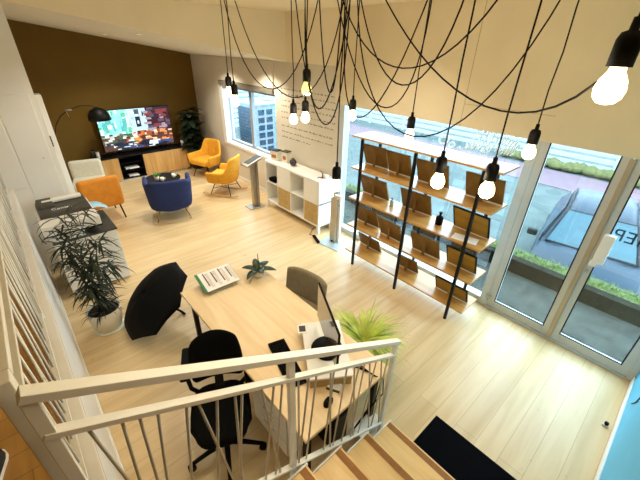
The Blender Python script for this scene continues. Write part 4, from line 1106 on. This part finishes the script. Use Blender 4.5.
# local: x along the car from nose (0) to tail (4.2), y across
ST = [(0.0,.30,.62,.60,.70),(.15,.22,.74,.72,.80),(.5,.2,.86,.80,.86),(1.0,.2,.93,.82,.88),(2.2,.2,.96,.83,.89),(3.4,.2,.98,.82,.88),(4.0,.22,.95,.78,.84),(4.25,.35,.80,.68,.76)]
p = MB(); rows_ = []
for x, zb0, zt0, wt, wb in ST:
    rows_.append([(x,-wb*.96,zb0),(x,-wb,(zb0+zt0)*.5),(x,-wt-.02,zt0-.08),(x,-wt+.06,zt0),(x,-wt*.4,zt0+.025),(x,wt*.4,zt0+.025),(x,wt-.06,zt0),(x,wt+.02,zt0-.08),(x,wb,(zb0+zt0)*.5),(x,wb*.96,zb0)])
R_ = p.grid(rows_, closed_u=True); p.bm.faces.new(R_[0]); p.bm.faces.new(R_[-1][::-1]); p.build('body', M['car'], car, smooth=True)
CB = [(1.02,.92,.74),(1.85,1.40,.58),(2.6,1.47,.57),(3.3,1.42,.56),(3.95,.96,.66)]
p = MB(); rows_ = []
for x, z, w_ in CB:
    rows_.append([(x,-w_-.02,min(z,.95)-.02),(x,-w_*(1 if z < 1 else .96),z-.03 if z > 1 else z),(x,-w_*.7,z+.015),(x,w_*.7,z+.015),(x,w_*(1 if z < 1 else .96),z-.03 if z > 1 else z),(x,w_+.02,min(z,.95)-.02)])
for i in range(len(rows_)):
    x, z, w_ = CB[i]
    rows_[i][0] = (x, -.80, .93); rows_[i][-1] = (x, .80, .93)
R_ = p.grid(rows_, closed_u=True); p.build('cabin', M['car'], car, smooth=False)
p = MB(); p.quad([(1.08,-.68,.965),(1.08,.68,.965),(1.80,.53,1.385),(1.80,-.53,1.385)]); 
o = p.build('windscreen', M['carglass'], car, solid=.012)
p = MB(); p.tube([(1.07,-.69,.965),(1.07,.69,.965),(1.81,.54,1.385),(1.81,-.54,1.385),(1.07,-.69,.965)], .022, 6); p.build('windscreen_seal', M['tyre'], o)
p = MB(); p.tube([(.3,-.5,.80),(.98,-.56,.935)], .008, 5); p.tube([(.3,.5,.80),(.98,.56,.935)], .008, 5); p.tube([(.98,-.56,.94),(.98,.56,.94)], .008, 5); p.build('bonnet_gap', M['tyre'], car)
for s in (-1, 1):
    p = MB(); p.tube([(1.1,s*.78,.95),(1.86,s*.57,1.40),(2.6,s*.56,1.465),(3.3,s*.55,1.42)], .016, 6); p.build('roof_gutter', M['tyre'], car)
for s in (-1, 1):
    p = MB(); p.quad([(1.30,s*.795,.97),(3.55,s*.79,.98),(3.2,s*.62,1.36),(1.95,s*.62,1.36)]); p.build('side_window', M['winglass'], car, solid=.02)
    p = MB(); p.cbox((1.25,s*.96,.98),(.10,.18,.13)); p.build('mirror', M['tyre'], car, bevel=.03, seg=3)
    p = MB(); p.cbox((.10,s*.58,.62),(.14,.30,.14)); p.build('headlight', M['fence'], car, bevel=.03, seg=2)
    for x in (.75, 3.4):
        p = MB(); p.tube([(x, s*.70, .31), (x, s*.90, .31)], .31, 20); wh = p.build('wheel', M['tyre'], car, bevel=.03)
        p = MB(); p.tube([(x, s*.90, .31), (x, s*.905, .31)], .19, 16); p.build('hub_cap', M['steel'], wh)
p = MB(); p.tube([(1.12,-.5,.985),(1.3,.05,1.09)], .01, 5); p.tube([(1.12,.1,.985),(1.3,.62,1.09)], .01, 5); p.build('wiper', M['tyre'], car)

# ------------------------------------------------------------------ daylight
wd = bpy.data.worlds.new('sky'); S.world = wd; wd.use_nodes = True
bg = wd.node_tree.nodes['Background']; bg.inputs['Color'].default_value = (.62, .85, 1, 1); bg.inputs['Strength'].default_value = 7.5

S.view_settings.view_transform = 'Standard'; S.view_settings.look = 'None'
S.view_settings.gamma = 1; S.view_settings.use_curve_mapping = False
S.view_settings.exposure = 0.36
